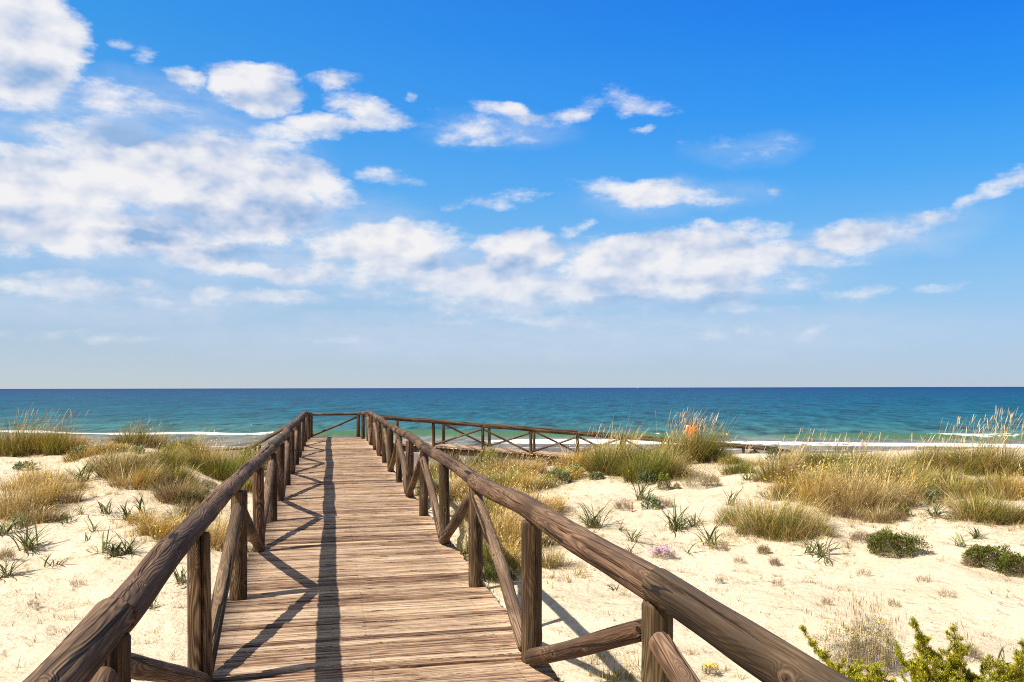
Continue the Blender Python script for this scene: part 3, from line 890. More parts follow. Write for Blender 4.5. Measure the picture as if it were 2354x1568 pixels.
G(200, 1052, 90, 34, 'goldg', 'low golden grass between the far left stand and the plumed knoll', 'fluff', flowers=20)
G(385, 1064, 80, 34, 'olive', 'low olive grass below the clump right of the plumed knoll', flowers=12)
G(405, 1110, 70, 44, 'mix', 'olive gold grass right of the bright green clump on the left dune')
G(232, 1078, 70, 36, 'olive', 'low olive grass at the top left of the brownish left dune clump', flowers=14)
G(160, 1132, 56, 34, 'brown', 'dry brown tuft right of the upright olive stems on the left', 'mess', dens=.5)
G(320, 1206, 60, 34, 'straw', 'straw coloured tuft at the left end of the low golden patch by the handrail', 'mess', dens=.7)
G(430, 1188, 60, 44, 'brown', 'dry tuft between the brown clump and the low golden patch', 'mess', dens=.7)
G(560, 1130, 50, 40, 'olive', 'olive tuft close under the left handrail below the green hearted mound', dens=.8)
# ---- between the boardwalk and the ramp
G(985, 1100, 70, 46, 'olive', 'olive grass behind the right handrail in front of the ramp posts', stalks=10, sh=72)
G(1118, 1082, 90, 44, 'dark', 'dark green grass growing round the ramp supports', stalks=12, sh=62)
G(1050, 1098, 90, 40, 'olive', 'olive grass under the ramp deck left of its dark supports', stalks=9, sh=70)
G(1188, 1096, 120, 46, 'gold', 'golden fluffy mound right below the ramp supports', 'fluff', stalks=5, sh=62)
G(1110, 1118, 95, 40, 'goldg', 'golden grass with yellow flowers just above the right handrail', 'fluff', flowers=35)
G(1190, 1134, 130, 46, 'goldg', 'flowery yellow grass between the golden mound and the handrail', 'fluff', flowers=70)
G(1240, 1182, 115, 54, 'gold', 'golden grass touching the top of the right handrail', 'fluff', flowers=20)
G(1165, 1170, 100, 48, 'gold', 'golden grass filling the gap behind the right handrail in mid picture', 'fluff', flowers=20)
G(1040, 1150, 70, 62, 'gold', 'golden grass seen between the brace and the post of the right railing', 'fluff')
G(985, 1140, 60, 60, 'green', 'green grass between the far posts of the right railing', 'fluff')
G(1100, 1198, 96, 66, 'goldg', 'golden grass behind the fourth post of the right railing', 'fluff')
G(1145, 1246, 110, 84, 'gold', 'tall golden grass behind the right railing above the dark green base', 'fluff')
G(1205, 1262, 100, 80, 'gold', 'tall golden grass left of the big split topped post', 'fluff')
G(1155, 1306, 96, 76, 'goldg', 'golden grass with a green foot under the right handrail', 'fluff')
G(1140, 1338, 66, 58, 'dark', 'dark green grass at the base beside the long brace of the right railing')
G(1265, 1308, 72, 48, 'olive', 'low olive tuft on the sand right of the big split topped post', 'fluff')
G(1085, 1278, 44, 40, 'green', 'green tuft against the deck edge behind the right railing', 'fluff')
bush(1000, 1212, 46, 26, 'olive', 'shrub with purple flowers close to the deck edge on the right', flowers=70, fcol=(.42, .22, .50), dens=.5)
bush(968, 1160, 34, 16, 'olive', 'small purple flowered plant below the far right posts', flowers=45, fcol=(.42, .22, .50), dens=.4)
# ---- right of the boardwalk
G(1335, 1086, 105, 58, 'gold', 'yellow flowered golden grass at the left end of the big ridge stand', flowers=110, stalks=16, sh=100)
G(1385, 1080, 90, 54, 'goldg', 'golden grass with thin stalks against the ramp rails', stalks=34, sh=108)
G(1420, 1094, 112, 86, 'mix', 'large arching grass clump in the middle of the ridge left of the person', stalks=26, sh=120)
G(1485, 1110, 92, 78, 'green', 'green grass slope right of the large arching clump', flowers=25)
G(1510, 1080, 80, 52, 'olive', 'olive grass linking the arching clump to the tall plumed one', stalks=6, sh=80)
G(1560, 1070, 96, 72, 'mix', 'plumed grass clump just left of the person in orange', stalks=70, sh=132)
G(1612, 1066, 100, 74, 'goldg', 'plumed grass clump hiding the legs of the person in orange', stalks=55, sh=120, flowers=20)
G(1655, 1064, 60, 26, 'olive', 'lower olive grass right of the plumed clumps', stalks=10, sh=80)
G(1705, 1090, 60, 34, 'green', 'fresh green grass right of the plumed clumps on the slope', flowers=8)
G(1680, 1070, 40, 18, 'green', 'small fresh green tuft against the end of the ramp rails')
bush(1612, 1128, 92, 60, 'olive', 'wispy grey green bush on the sand slope under the plumed grass', twig=.45)
bush(1528, 1129, 36, 34, 'green', 'small round green shrub on the bright sand slope', leaf=.03)
bush(1556, 1126, 16, 12, 'olive', 'tiny shrub right of the small round green one', dens=.5)
bush(1640, 1120, 40, 26, 'olive', 'small shrub at the right foot of the wispy grey green bush', dens=.6)
holly(1275, 1116, 78, 30, 'large sea holly patch at the lower edge of the ridge stand')
holly(1318, 1098, 46, 24, 'sea holly right above the large holly patch')
holly(1371, 1104, 36, 13, 'small flat sea holly on the sand under the arching clump')
holly(1484, 1118, 50, 26, 'sea holly at the foot of the green grass slope')
holly(1500, 1174, 46, 28, 'sea holly on the open sand beside a strap leaf plant')
holly(1785, 1062, 32, 32, 'grey sea holly sticking out left of the right ridge stand')
S(1475, 1150, 62, 42, 'strap leaf plant with long curved leaves above the open sand holly', 20)
S(1364, 1214, 72, 48, 'full round strap leaf plant right of the handrail, upper left of the sand', 46)
S(1553, 1219, 72, 50, 'bushy strap leaf plant in the centre of the right sand', 44, .4)
S(1587, 1211, 38, 44, 'slim strap leaf plant touching the bushy central one on its right', 10)
S(1633, 1254, 88, 50, 'strap leaf plant with long sweeping leaves below the central pair', 17)
S(1453, 1246, 38, 40, 'strap leaf plant above the right handrail, upper of two', 15)
S(1450, 1276, 26, 36, 'thin strap leaf plant touching the right handrail, lower of two', 7)
S(1425, 1220, 32, 30, 'thin strap leaf plant between the full round one and the upper one by the handrail', 7)
S(1582, 1274, 22, 38, 'two leaved thin plant left of the sweeping leaf plant', 4)
S(1678, 1162, 42, 32, 'strap leaf plant at the left foot of the big olive mound', 11)
S(1717, 1106, 58, 30, 'strap leaf plant on the sand gap below the fresh green grass', 15)
S(1762, 1150, 38, 32, 'strap leaf plant rising behind the top of the big olive mound', 9)
S(1885, 1283, 82, 44, 'pale strap leaf plant in front of the big olive mound', 17)
S(1862, 1274, 40, 32, 'small strap leaf plant joined to the pale one on its left', 9)
S(1901, 1302, 18, 24, 'tiny three leaved plant below the pale strap leaf plant', 4)
S(2138, 1160, 48, 46, 'strap leaf plant at the right end of the golden slope, upper of a pair', 24)
S(2145, 1189, 52, 36, 'strap leaf plant with dead yellow leaves, lower of the pair', 24, .6)
S(2243, 1240, 38, 30, 'strap leaf plant on the sand near the right edge, upper', 14)
S(2208, 1259, 34, 26, 'strap leaf plant on the sand near the right edge, lower left', 11)
S(1412, 1358, 26, 20, 'small lone leaf sprout on bare sand below the right handrail', 5)
S(2304, 1534, 30, 46, 'pale green strap leaf plant beside the juniper in the lower right corner', 6)
M_ = 'mix'
G(1455, 1092, 80, 56, 'olive', 'olive grass foot between the arching clump and the green slope', flowers=14)
G(1545, 1098, 70, 50, 'olive', 'olive grass slope under the left plumed clump', flowers=14)
G(1300, 1104, 80, 30, 'goldg', 'low yellow flowered grass above the large holly patch', 'fluff', flowers=50)
G(1740, 1074, 60, 16, 'straw', 'thin dry grass against the surf left of the right ridge stand', dens=.4, stalks=5, sh=60)
G(2010, 1128, 110, 56, 'goldg', 'golden band under the ridge grass right of the bright green clump', 'fluff', flowers=14)
G(1810, 1150, 60, 40, 'brown', 'brown tuft at the lower left tip of the flowery golden slope', 'mess', dens=.7)
G(2240, 1180, 80, 44, 'brown', 'dry grass left of the arching golden clump near the right edge', 'mess', dens=.6)
G(2300, 1140, 90, 54, 'mix', 'grass bridging the wispy island and the right edge grass')
G(1722, 1216, 104, 66, 'olive', 'left shoulder of the big olive mound of grass and shrub', 'mess')
G(1798, 1240, 145, 88, 'mix', 'centre of the big olive mound of grass on the right sand', 'tuft')
G(1862, 1240, 96, 70, 'olive', 'right shoulder of the big olive mound, low over the sand', 'mess')
bush(1775, 1243, 150, 44, 'dark', 'dark green shrub skirt in front of the big olive mound', dens=.8)
bush(1868, 1246, 90, 34, 'olive', 'low shrubby skirt at the right foot of the big olive mound', dens=.7)
G(1808, 1112, 100, 66, 'mix', 'olive grass at the left end of the right ridge stand', flowers=40, stalks=16, sh=108)
G(1850, 1140, 90, 60, 'goldg', 'golden slope grass sprinkled with yellow flowers', 'fluff', flowers=120)
G(1862, 1082, 90, 46, 'olive', 'ridge grass left of the bright green clump with stalks over the surf', stalks=22, sh=96)
G(1932, 1088, 120, 50, 'green', 'bright green clump on the right ridge under the surf', stalks=22, sh=92)
G(1995, 1086, 90, 42, 'olive', 'ridge grass right of the bright green clump', stalks=22, sh=88)
G(1905, 1170, 116, 74, 'straw', 'pale barley like grass on the left of the golden slope', 'fluff', flowers=12)
G(1975, 1184, 116, 84, 'gold', 'golden barley like grass in the middle of the golden slope', 'fluff')
G(2048, 1176, 110, 84, 'straw', 'pale barley like grass on the right of the golden slope', 'fluff')
G(1960, 1126, 140, 52, 'goldg', 'upper band of the golden slope behind the barley grass', 'fluff', flowers=25)
G(2068, 1132, 150, 70, 'olive', 'large olive grass clump leaning right above the strap leaf pair', stalks=12, sh=100)
G(2110, 1150, 70, 56, 'goldg', 'golden grass just left of the strap leaf pair')
G(2040, 1204, 78, 44, 'brown', 'dark brown grass at the lower tip of the golden slope', 'mess')
G(1950, 1196, 90, 34, 'brown', 'reddish brown grass bases under the golden slope', 'mess')
bush(2078, 1192, 40, 26, 'green', 'small vivid green shrub right of the dark brown grass tip', leaf=.03)
G(2120, 1088, 100, 46, 'olive', 'ridge grass with stalks between the olive clump and the flowery one', stalks=20, sh=84)
G(2190, 1088, 120, 62, 'olive', 'flowery olive ridge grass left of the tall right edge stand', flowers=70, stalks=24, sh=128)
G(2262, 1096, 100, 72, 'mix', 'ridge grass with tall stalks second from the right edge', stalks=30, sh=148)
G(2330, 1098, 100, 78, 'olive', 'ridge grass with the tallest stalks at the right edge of the photo', stalks=40, sh=160)
G(2222, 1148, 100, 46, 'mix', 'wispy grass island in the sand below the flowery ridge grass', dens=.8)
G(2285, 1208, 130, 72, 'mix', 'arching golden grass clump above the green cushions near the right edge', flowers=8)
G(2345, 1150, 80, 66, 'gold', 'golden grass cut by the right edge of the photo, middle height', 'fluff')
G(2345, 1206, 70, 46, 'brown', 'brown grass cut by the right edge below the golden one', 'mess')
G(2180, 1120, 90, 40, 'olive', 'olive grass in front of the flowery ridge grass')
CUSH = [(.17, .19, .035), (.24, .26, .05), (.08, .095, .02), (.32, .30, .10), (.17, .17, .05), (.12, .14, .03), (.26, .20, .10)]
bush(2068, 1286, 124, 46, CUSH, 'rounded bright green cushion shrub alone on the right sand', leaf=.034, dens=3.2, flat=.6, twig=.12)
bush(1987, 1254, 66, 24, 'brown', 'dry grey brown fringe left of the bright green cushion shrub', dens=.6, twig=.7)
bush(2285, 1314, 104, 44, CUSH, 'dark green cushion shrub by the right edge, left lobe', leaf=.034, dens=3.0, flat=.6, twig=.12)
bush(2345, 1332, 74, 48, CUSH, 'dark green cushion shrub cut by the right edge', leaf=.034, dens=3.0, flat=.6, twig=.12)
bush(2242, 1310, 56, 26, 'brown', 'dry twiggy fringe left of the dark green cushion shrub', dens=.6, twig=.7)
bush(1757, 1277, 36, 22, 'brown', 'small grey twiggy plant in front of the big olive mound', dens=.6, twig=.7)
bush(1530, 1292, 76, 24, 'brown', 'low patch of pink purple flowers on the sand above the handrail', 'flowering_plant', 'flowering plant', dens=.4, twig=.8, flowers=260, fcol=(.58, .26, .66))
bush(1783, 1306, 34, 14, 'brown', 'tiny patch of purple flowers under the grey twiggy plant', 'flowering_plant', 'flowering plant', dens=.3, twig=.8, flowers=35, fcol=(.55, .30, .62))
bush(1655, 1268, 52, 22, 'olive', 'small olive plant with yellow flowers at the foot of the sweeping leaf plant', dens=.5, flowers=8)
bush(1432, 1178, 50, 24, 'brown', 'grey twiggy plant with purple flowers between two strap leaf plants', 'flowering_plant', 'flowering plant', dens=.4, twig=.8, flowers=20, fcol=(.5, .3, .6))
bush(1530, 1172, 60, 24, 'brown', 'dry twiggy plant right of the open sand holly', dens=.5, twig=.8, flowers=10, fcol=(.5, .3, .6))
bush(1636, 1560, 44, 20, 'green', 'plant with bright yellow flowers under the right handrail at the bottom', 'flowering_plant', 'flowering plant', dens=.4, flowers=60, fcol=(.85, .60, .02))
G(1425, 1566, 70, 34, 'olive', 'small green tuft at the bottom between brace and post', 'mess', dens=.35)
GREY = [(.22, .24, .15), (.16, .17, .10), (.30, .30, .20), (.19, .17, .12), (.26, .22, .14)]
bush(2012, 1560, 200, 118, GREY, 'grey green everlasting shrub with small yellow flowers in the lower right', 'everlasting_shrub', 'shrub', leaf=.024, dens=2.6, flowers=110, spikes=190, twig=.30)
bush(2240, 1530, 80, 50, 'brown', 'grey dry twigs between the two right junipers', dens=.5, twig=.85, spikes=10)

for (px, py, w, h, lab) in ((1700, 1300, 34, 14, 'small dry twiggy plant on bare sand left of the pale strap leaf plant'), (1790, 1352, 40, 14, 'flat dry plant on the open sand below the tiny purple patch'),
    (1990, 1330, 46, 16, 'flat dry plant on open sand below and left of the bright green cushion'), (2130, 1345, 50, 18, 'dry twig tangle on the open sand between the two green cushions'), (2185, 1380, 54, 20, 'dry twig tangle on the open sand below the green cushions, lower one'),
    (1655, 1345, 26, 12, 'tiny dry plant on the sand close above the right handrail'), (1905, 1395, 34, 12, 'tiny dry plant in the middle of the bare foreground sand'), (2060, 1400, 40, 12, 'flat dry sprig on bare sand above the everlasting shrub'),
    (170, 1350, 40, 14, 'flat dry twigs on the lower left foreground sand'), (250, 1390, 44, 16, 'dry twig tangle on the lower left foreground sand, right one'), (70, 1400, 36, 12, 'tiny dry sprig near the left edge of the foreground sand')):
    bush(px, py, w, h, 'brown', lab, 'dry_plant', 'dry plant', dens=.12, twig=.85, group='dry plants on the sand')

# ---- junipers of the lower right corner
def juniper(px, py, tips, label, dens=1.0):
    x, y, z, s = at(px, py)
    z = z - .03
    bg = Bag()
    JC = [(.50, .46, .02), (.38, .37, .02), (.58, .50, .03), (.22, .24, .02), (.08, .10, .015), (.05, .06, .012)]
    def spray(pts, rad):
        for i in range(len(pts) - 1):
            a, b = pts[i], pts[i + 1]
            L = np.linalg.norm(b - a)
            m = max(10, int(L * 2600 * dens))
            tt = rng.random(m)[:, None]
            base = a + (b - a) * tt + rng.normal(0, rad * .55, (m, 3))
            az = rng.uniform(0, 6.3, m)
            V, Fq, _, _ = blades(base, az, rng.uniform(.010, .024, m), rng.uniform(0, 1.1, m), rng.uniform(.3, 1.5, m), rng.uniform(.003, .0065, m), 2, 'leaf')
            bg.add(V, Fq, colour(m, 2, JC, None, np.clip(rng.normal(.38, .3, m), 0, .99)))
    stems = []
    for (tx, ty, nb) in tips:
        # tip of the branch at about the stem's own distance
        d = s + rng.uniform(-.15, .25)
        a = (tx - HX) / F; b = (HY - ty) / F
        tip = np.array([d * (a * CT + ST), d * (-a * ST + CT), EYE + b * d]) - [x, y, z]
        root = np.array([rng.normal(0, .16), rng.normal(0, .12), 0])
        k = 9
        pts = [root + (tip - root) * (i / k) + rng.normal(0, .028, 3) * (0 < i < k) + np.array([0, 0, .05 * math.sin(math.pi * i / k)]) for i in range(k + 1)]
        stems.append(pts)
        spray(pts[1:], .022)
        for j in range(nb):
            i = rng.integers(2, k)
            u = rng.normal(0, 1, 3); u[2] = abs(u[2]) * .8 + .3; u /= np.linalg.norm(u)
            L = rng.uniform(.05, .20) * (1.30 - i / k)
            p2 = [pts[i] + u * L * q + rng.normal(0, .006, 3) for q in (0, .35, .7, 1.0)]
            spray(p2, .018); stems.append(p2)
    root_o = obj('juniper', bg.mesh('juniper'), PLANT, loc=(x, y, z))
    tag(root_o, label, 'juniper', 'junipers in the lower right corner')
    sb = Bag()
    for pts in stems:
        pts = np.array(pts)
        for i in range(len(pts) - 1):
            a, b = pts[i], pts[i + 1]
            r = .006 * (1 - i / len(pts)) + .0022
            dd = (b - a) / (np.linalg.norm(b - a) + 1e-6)
            u = np.cross(dd, [.3, .2, .9]); u /= np.linalg.norm(u) + 1e-6; v = np.cross(dd, u)
            ring = [u * math.cos(q) * r + v * math.sin(q) * r for q in np.linspace(0, 2 * math.pi, 5)[:-1]]
            V = np.array([a + c for c in ring] + [b + c for c in ring])
            Fq = np.array([[j, (j + 1) % 4, 4 + (j + 1) % 4, 4 + j] for j in range(4)])
            sb.add(V, Fq, np.tile([.20, .12, .07], (8, 1)))
    obj('stem', sb.mesh('stem'), PLANT, root_o)

juniper(1995, 1640, [(1840, 1444, 16), (1893, 1500, 14), (1935, 1545, 12), (1985, 1520, 14), (2040, 1552, 12), (1965, 1560, 10), (2010, 1540, 10), (1950, 1530, 9), (2055, 1562, 9), (1915, 1558, 9), (2030, 1528, 8)], 'yellow green juniper leaning left over the handrail end, bottom right')
juniper(2165, 1640, [(2098, 1424, 20), (2192, 1436, 22), (2130, 1480, 18), (2210, 1500, 16), (2100, 1505, 16), (2160, 1510, 16), (2225, 1545, 14), (2075, 1545, 12), (2175, 1465, 12), (2130, 1540, 12), (2195, 1560, 12), (2240, 1562, 10), (2110, 1460, 8), (2060, 1500, 8)], 'tallest yellow green juniper with two upright leaders in the lower right')
juniper(2330, 1640, [(2332, 1498, 20), (2353, 1472, 14), (2290, 1535, 16), (2262, 1556, 14), (2345, 1540, 16), (2310, 1550, 14), (2275, 1520, 8), (2350, 1515, 12), (2240, 1566, 8)], 'yellow green juniper cut by the lower right corner of the photo')

# ---- two flower spikes of parasitic broomrape
for (px, py, w, h, lab, c) in ((1453, 1178, 6, 22, 'short orange brown flower spike beside the grey twiggy plant', (.50, .20, .03)), (1724, 1178, 5, 26, 'dark brown flower spike in front of the big olive mound', (.22, .10, .04))):
    x, y, z, s = at(px, py)
    n = 90; H = h * s / F
    t = rng.random(n)
    b = np.stack([rng.normal(0, .008, n), rng.normal(0, .008, n), t * H], 1)
    V, Fq, _, _ = blades(b, rng.uniform(0, 6.3, n), rng.uniform(.02, .035, n), rng.uniform(.2, .9, n), rng.uniform(.5, 1.3, n), rng.uniform(.012, .018, n), 2, 'leaf')
    tag(obj('flower_spike', mesh_np('flower_spike', V, Fq, colour(n, 2, [c, tuple(q * .7 for q in c)])), PLANT, loc=(x, y, z)), lab, 'flower spike')

# ---- scattered ground cover nobody could count
def world_scatter(n, s0, s1, dens_scale, thr, seed):
    s = np.sqrt(rng.uniform(s0 ** 2, s1 ** 2, n)); a = rng.uniform(-.66, .66, n)
    x = s * (a * CT + ST); y = s * (-a * ST + CT)
    k = (fbm(x / dens_scale, y / dens_scale, seed, 3) > thr) & ((x < -.95) | (x > 1.45))
    return x[k], y[k], s[k]
bg = Bag()
x, y, s = world_scatter(52000, 5, 24, 1.3, -.06, 201)
n = len(x)
V, Fq, _, _ = blades(np.stack([x, y, ground(x, y) + .002], 1), rng.uniform(0, 6.3, n), rng.uniform(.015, .085, n), rng.uniform(.9, 1.5, n), rng.uniform(1.2, 1.7, n), rng.uniform(.004, .008, n) * (s / 12) ** .5, 2)
bg.add(V, Fq, colour(n, 2, [(.26, .16, .09), (.17, .10, .055), (.38, .26, .15), (.30, .21, .12)]))
# little dead plants: star shaped tangles
x, y, s = world_scatter(3000, 5.5, 22, 1.0, -.08, 231)
for i in range(len(x)):
    m = int(rng.integers(10, 46)); sp = rng.uniform(.02, .11)
    bx = x[i] + rng.normal(0, sp, m); by = y[i] + rng.normal(0, sp, m)
    V, Fq, _, _ = blades(np.stack([bx, by, ground(bx, by)], 1), rng.uniform(0, 6.3, m), rng.uniform(.03, .10, m), rng.uniform(.3, 1.3, m), rng.uniform(.8, 1.9, m), rng.uniform(.003, .0065, m), 3)
    c = [[(.36, .25, .16), (.46, .34, .22), (.28, .19, .12)], [(.40, .30, .14), (.22, .22, .08), (.30, .26, .10)], [(.40, .33, .24), (.33, .26, .19)]][i % 3]
    bg.add(V, Fq, colour(m, 3, c))
o = obj('dry_litter', bg.mesh('dry_litter'), PLANT)
tag(o, 'dry twigs and tiny dead plants strewn over the sand', 'plant litter', kind='stuff')

bg = Bag()
# sparse young shoots, small flowers and dark dried thistle heads
def spots(lst, per, spread, f):
    for (px, py, k) in lst:
        x, y, z, s = at(px, py)
        m = int(per * k)
        bx = x + rng.normal(0, spread * k ** .5, m); by = y + rng.normal(0, spread * k ** .5, m)
        f(bx, by, ground(bx, by), m)
def fl(c, h0, h1):
    def g_(bx, by, gz, m):
        h = rng.uniform(h0, h1, m)
        b = np.stack([bx, by, gz], 1)
        V, Fq, tp, _ = blades(b, rng.uniform(0, 6.3, m), h, rng.uniform(0, .4, m), rng.uniform(.1, .7, m), np.full(m, .003), 2)
        bg.add(V, Fq, colour(m, 2, [(.25, .26, .10), (.35, .28, .15)]))
        V, Fq, _, _ = blades(tp, rng.uniform(0, 6.3, m), rng.uniform(.014, .024, m), rng.uniform(.6, 1.5, m), rng.uniform(.6, 1.5, m), rng.uniform(.014, .022, m), 2, 'head')
        bg.add(V, Fq, colour(m, 2, [c]))
    return g_
PURP = (.50, .28, .58); YEL = (.82, .56, .02); DRK = (.06, .025, .015)
spots([(1440, 1165, 1), (1510, 1190, 1.5), (1390, 1130, 1), (1330, 1160, .6), (1700, 1260, .8), (1560, 1290, 1.2), (1880, 1190, .6), (140, 1195, .8), (120, 1215, .5), (1270, 1180, 1), (2170, 1170, .8), (2100, 1320, .5), (1960, 1205, .6), (200, 1430, .3), (1300, 1200, .8)], 26, .30, fl(PURP, .03, .10))
spots([(1270, 1128, 1.2), (1440, 1120, .8), (1650, 1262, .5), (1840, 1120, 2), (1855, 1130, 2), (110, 1165, 1.5), (1800, 1080, .8), (2330, 1300, .4), (1230, 1105, 1.5), (1700, 1062, .8), (1050, 1180, .8), (1540, 1130, .5), (350, 1225, 1), (340, 1030, 1), (2180, 1110, 1)], 24, .30, fl(YEL, .05, .16))
spots([(1420, 1200, .5), (1560, 1120, .6), (1630, 1080, .6), (1700, 1110, .5), (1350, 1180, .5), (2180, 1180, .6), (2140, 1060, .6), (1600, 1290, .4), (1730, 1330, .4), (2260, 1160, .6), (1900, 1240, .3), (30, 1110, .4)], 12, .8, fl(DRK, .12, .35))
x, y, s = world_scatter(1500, 6.5, 21, 1.3, -.05, 251)
for i in range(len(x)):
    m = int(rng.integers(3, 9))
    b = np.tile([[x[i], y[i], float(ground(x[i], y[i])) - .005]], (m, 1)) + rng.normal(0, .012, (m, 3)) * [1, 1, 0]
    V, Fq, _, _ = blades(b, rng.uniform(0, 6.3, m), rng.uniform(.04, .16, m), rng.uniform(.1, .8, m), rng.uniform(.5, 1.6, m), rng.uniform(.005, .010, m), 4)
    bg.add(V, Fq, colour(m, 4, [[(.20, .24, .08), (.30, .28, .12)], [(.42, .33, .16), (.34, .27, .12)]][i % 2]))
o = obj('sand_flora', bg.mesh('sand_flora'), PLANT)
tag(o, 'tiny shoots and small purple and yellow flowers dotted over the sand', 'ground cover', kind='stuff')

bg = Bag()
for (x, y, rx, ry, pal) in CLUMPS:
    k = 22
    a = rng.uniform(0, 6.3, k); q = rng.uniform(.8, 2.1, k)
    tx = x + np.cos(a) * q * rx; ty = y + np.sin(a) * q * max(ry, .4)
    for j in range(k):
        if -.95 < tx[j] < 1.42: continue
        m = int(rng.integers(8, 34)); sp = rng.uniform(.02, .08)
        bx = tx[j] + rng.normal(0, sp, m); by = ty[j] + rng.normal(0, sp, m)
        hh = rng.uniform(.06, .24)
        V, Fq, _, _ = blades(np.stack([bx, by, ground(bx, by) - .005], 1), rng.uniform(0, 6.3, m), rng.uniform(.5, 1.2, m) * hh, rng.uniform(0, .8, m), rng.uniform(.4, 1.5, m), rng.uniform(.004, .009, m), 2)
        bg.add(V, Fq, colour(m, 2, PALS[['brown', pal, 'straw'][int(rng.integers(0, 3))]]))
o = obj('sparse_grass', bg.mesh('sparse_grass'), PLANT)
tag(o, 'short sparse grass creeping over the sand around the clumps', 'ground cover', kind='stuff')

# ------------------------------------------------------------------ person on the ramp
def skin_obj(name, joints, edges, mat, parent, lv=2):
    me = bpy.data.meshes.new(name)
    me.from_pydata([j[0] for j in joints], edges, [])
    o = obj(name, me, mat, parent)
    md = o.modifiers.new('skin', 'SKIN')
    for i, j in enumerate(joints):
        r = j[1]; me.skin_vertices[0].data[i].radius = r if isinstance(r, tuple) else (r, r)
    me.skin_vertices[0].data[0].use_root = True
    md.use_smooth_shade = True
    o.modifiers.new('sub', 'SUBSURF').levels = lv; o.modifiers['sub'].render_levels = lv
    return o
SKIN = mat_plain('skin', (.50, .28, .19), .5, .05)
ORANGE = mat_plain('orange_cloth', (.90, .22, .02), .8, .08)
DENIM = mat_plain('blue_denim', (.05, .08, .16), .8, .15)
HAIR = mat_plain('dark_hair', (.018, .012, .010), .5, .2, 30)
WHITE = mat_plain('white_cloth', (.80, .79, .76), .8, .05)
pxp, pyp = 13.1, 28.35
pr = empty('person', (pxp, pyp, dz_(pxp) + .005), math.radians(160))
tag(pr, 'person with dark hair in an orange top behind the plumed grass', 'person')
J = [((0, 0, .92), (.145, .11)), ((0, 0, 1.05), (.125, .095)), ((0, .01, 1.25), (.15, .105)), ((0, .005, 1.38), (.10, .08)), ((0, -.01, 1.44), .048),
     ((.16, 0, 1.35), .052), ((.23, .02, 1.10), .042), ((.20, -.10, .88), .030), ((.19, -.14, .80), (.036, .018)),
     ((-.16, 0, 1.35), .052), ((-.24, .0, 1.10), .042), ((-.22, -.10, .88), .030), ((-.21, -.14, .80), (.036, .018)),
     ((.085, 0, .80), .085), ((.09, -.01, .47), .055), ((.09, .02, .09), .036), ((.09, -.10, .035), (.040, .028)),
     ((-.085, 0, .80), .085), ((-.09, -.05, .47), .055), ((-.09, .0, .09), .036), ((-.09, -.12, .035), (.040, .028)),
     ((0, -.015, 1.50), .055), ((0, -.025, 1.56), (.072, .085)), ((0, -.015, 1.62), (.062, .075))]
E = [(0, 1), (1, 2), (2, 3), (3, 4), (3, 5), (5, 6), (6, 7), (7, 8), (3, 9), (9, 10), (10, 11), (11, 12), (0, 13), (13, 14), (14, 15), (15, 16), (0, 17), (17, 18), (18, 19), (19, 20), (4, 21), (21, 22), (22, 23)]
skin_obj('body', J, E, SKIN, pr)
skin_obj('shirt', [((0, 0, .90), (.165, .13)), ((0, 0, 1.05), (.148, .118)), ((0, .01, 1.25), (.175, .13)), ((0, .005, 1.385), (.105, .085)),
                   ((.17, 0, 1.35), .07), ((.235, .02, 1.12), .06), ((-.17, 0, 1.35), .07), ((-.245, 0, 1.12), .06)],
         [(0, 1), (1, 2), (2, 3), (3, 4), (4, 5), (3, 6), (6, 7)], ORANGE, pr)
skin_obj('trousers', [((0, 0, .93), (.155, .12)), ((.088, 0, .80), .098), ((.09, -.01, .47), .068), ((.09, .02, .14), .052),
                      ((-.088, 0, .80), .098), ((-.09, -.05, .47), .068), ((-.09, .0, .14), .052)],
         [(0, 1), (1, 2), (2, 3), (0, 4), (4, 5), (5, 6)], DENIM, pr)
skin_obj('hair', [((0, .03, 1.64), (.085, .085)), ((0, .055, 1.57), (.095, .07)), ((0, .08, 1.46), (.085, .05)), ((0, .10, 1.34), (.06, .03))], [(0, 1), (1, 2), (2, 3)], HAIR, pr)
skin_obj('nose', [((0, -.105, 1.565), .009), ((0, -.118, 1.545), .012)], [(0, 1)], SKIN, pr, 1)
for sx in (-1, 1):
    skin_obj('ear', [((sx * .074, -.005, 1.57), (.008, .016)), ((sx * .078, -.005, 1.545), (.007, .013))], [(0, 1)], SKIN, pr, 1)
    skin_obj('shoe', [((sx * .09, .03, .035), .042), ((sx * .09, -.13, .03), (.042, .03))], [(0, 1)], WHITE, pr, 1)
    skin_obj('eye', [((sx * .03, -.098, 1.58), .008), ((sx * .034, -.098, 1.58), .008)], [(0, 1)], HAIR, pr, 1)
skin_obj('lips', [((-.018, -.102, 1.518), .006), ((.018, -.102, 1.518), .006)], [(0, 1)], ORANGE, pr, 1)
# white cloth over the shoulder seen on the left
ang = math.radians(160)
def pw(lx, ly, lz): return (pxp + lx * math.cos(ang) - ly * math.sin(ang), pyp + lx * math.sin(ang) + ly * math.cos(ang), dz_(pxp) + lz)
tw = skin_obj('towel', [((0, 0, 0), (.035, .015)), ((.0, .08, .035), (.04, .02)), ((.01, .13, -.04), (.04, .015)), ((.02, .14, -.15), (.04, .012))], [(0, 1), (1, 2), (2, 3)], WHITE, None)
tw.location = pw(.185, -.10, 1.38); tw.rotation_euler = (0, 0, ang)
tag(tw, 'white cloth hanging over the shoulder of the person in orange', 'towel')

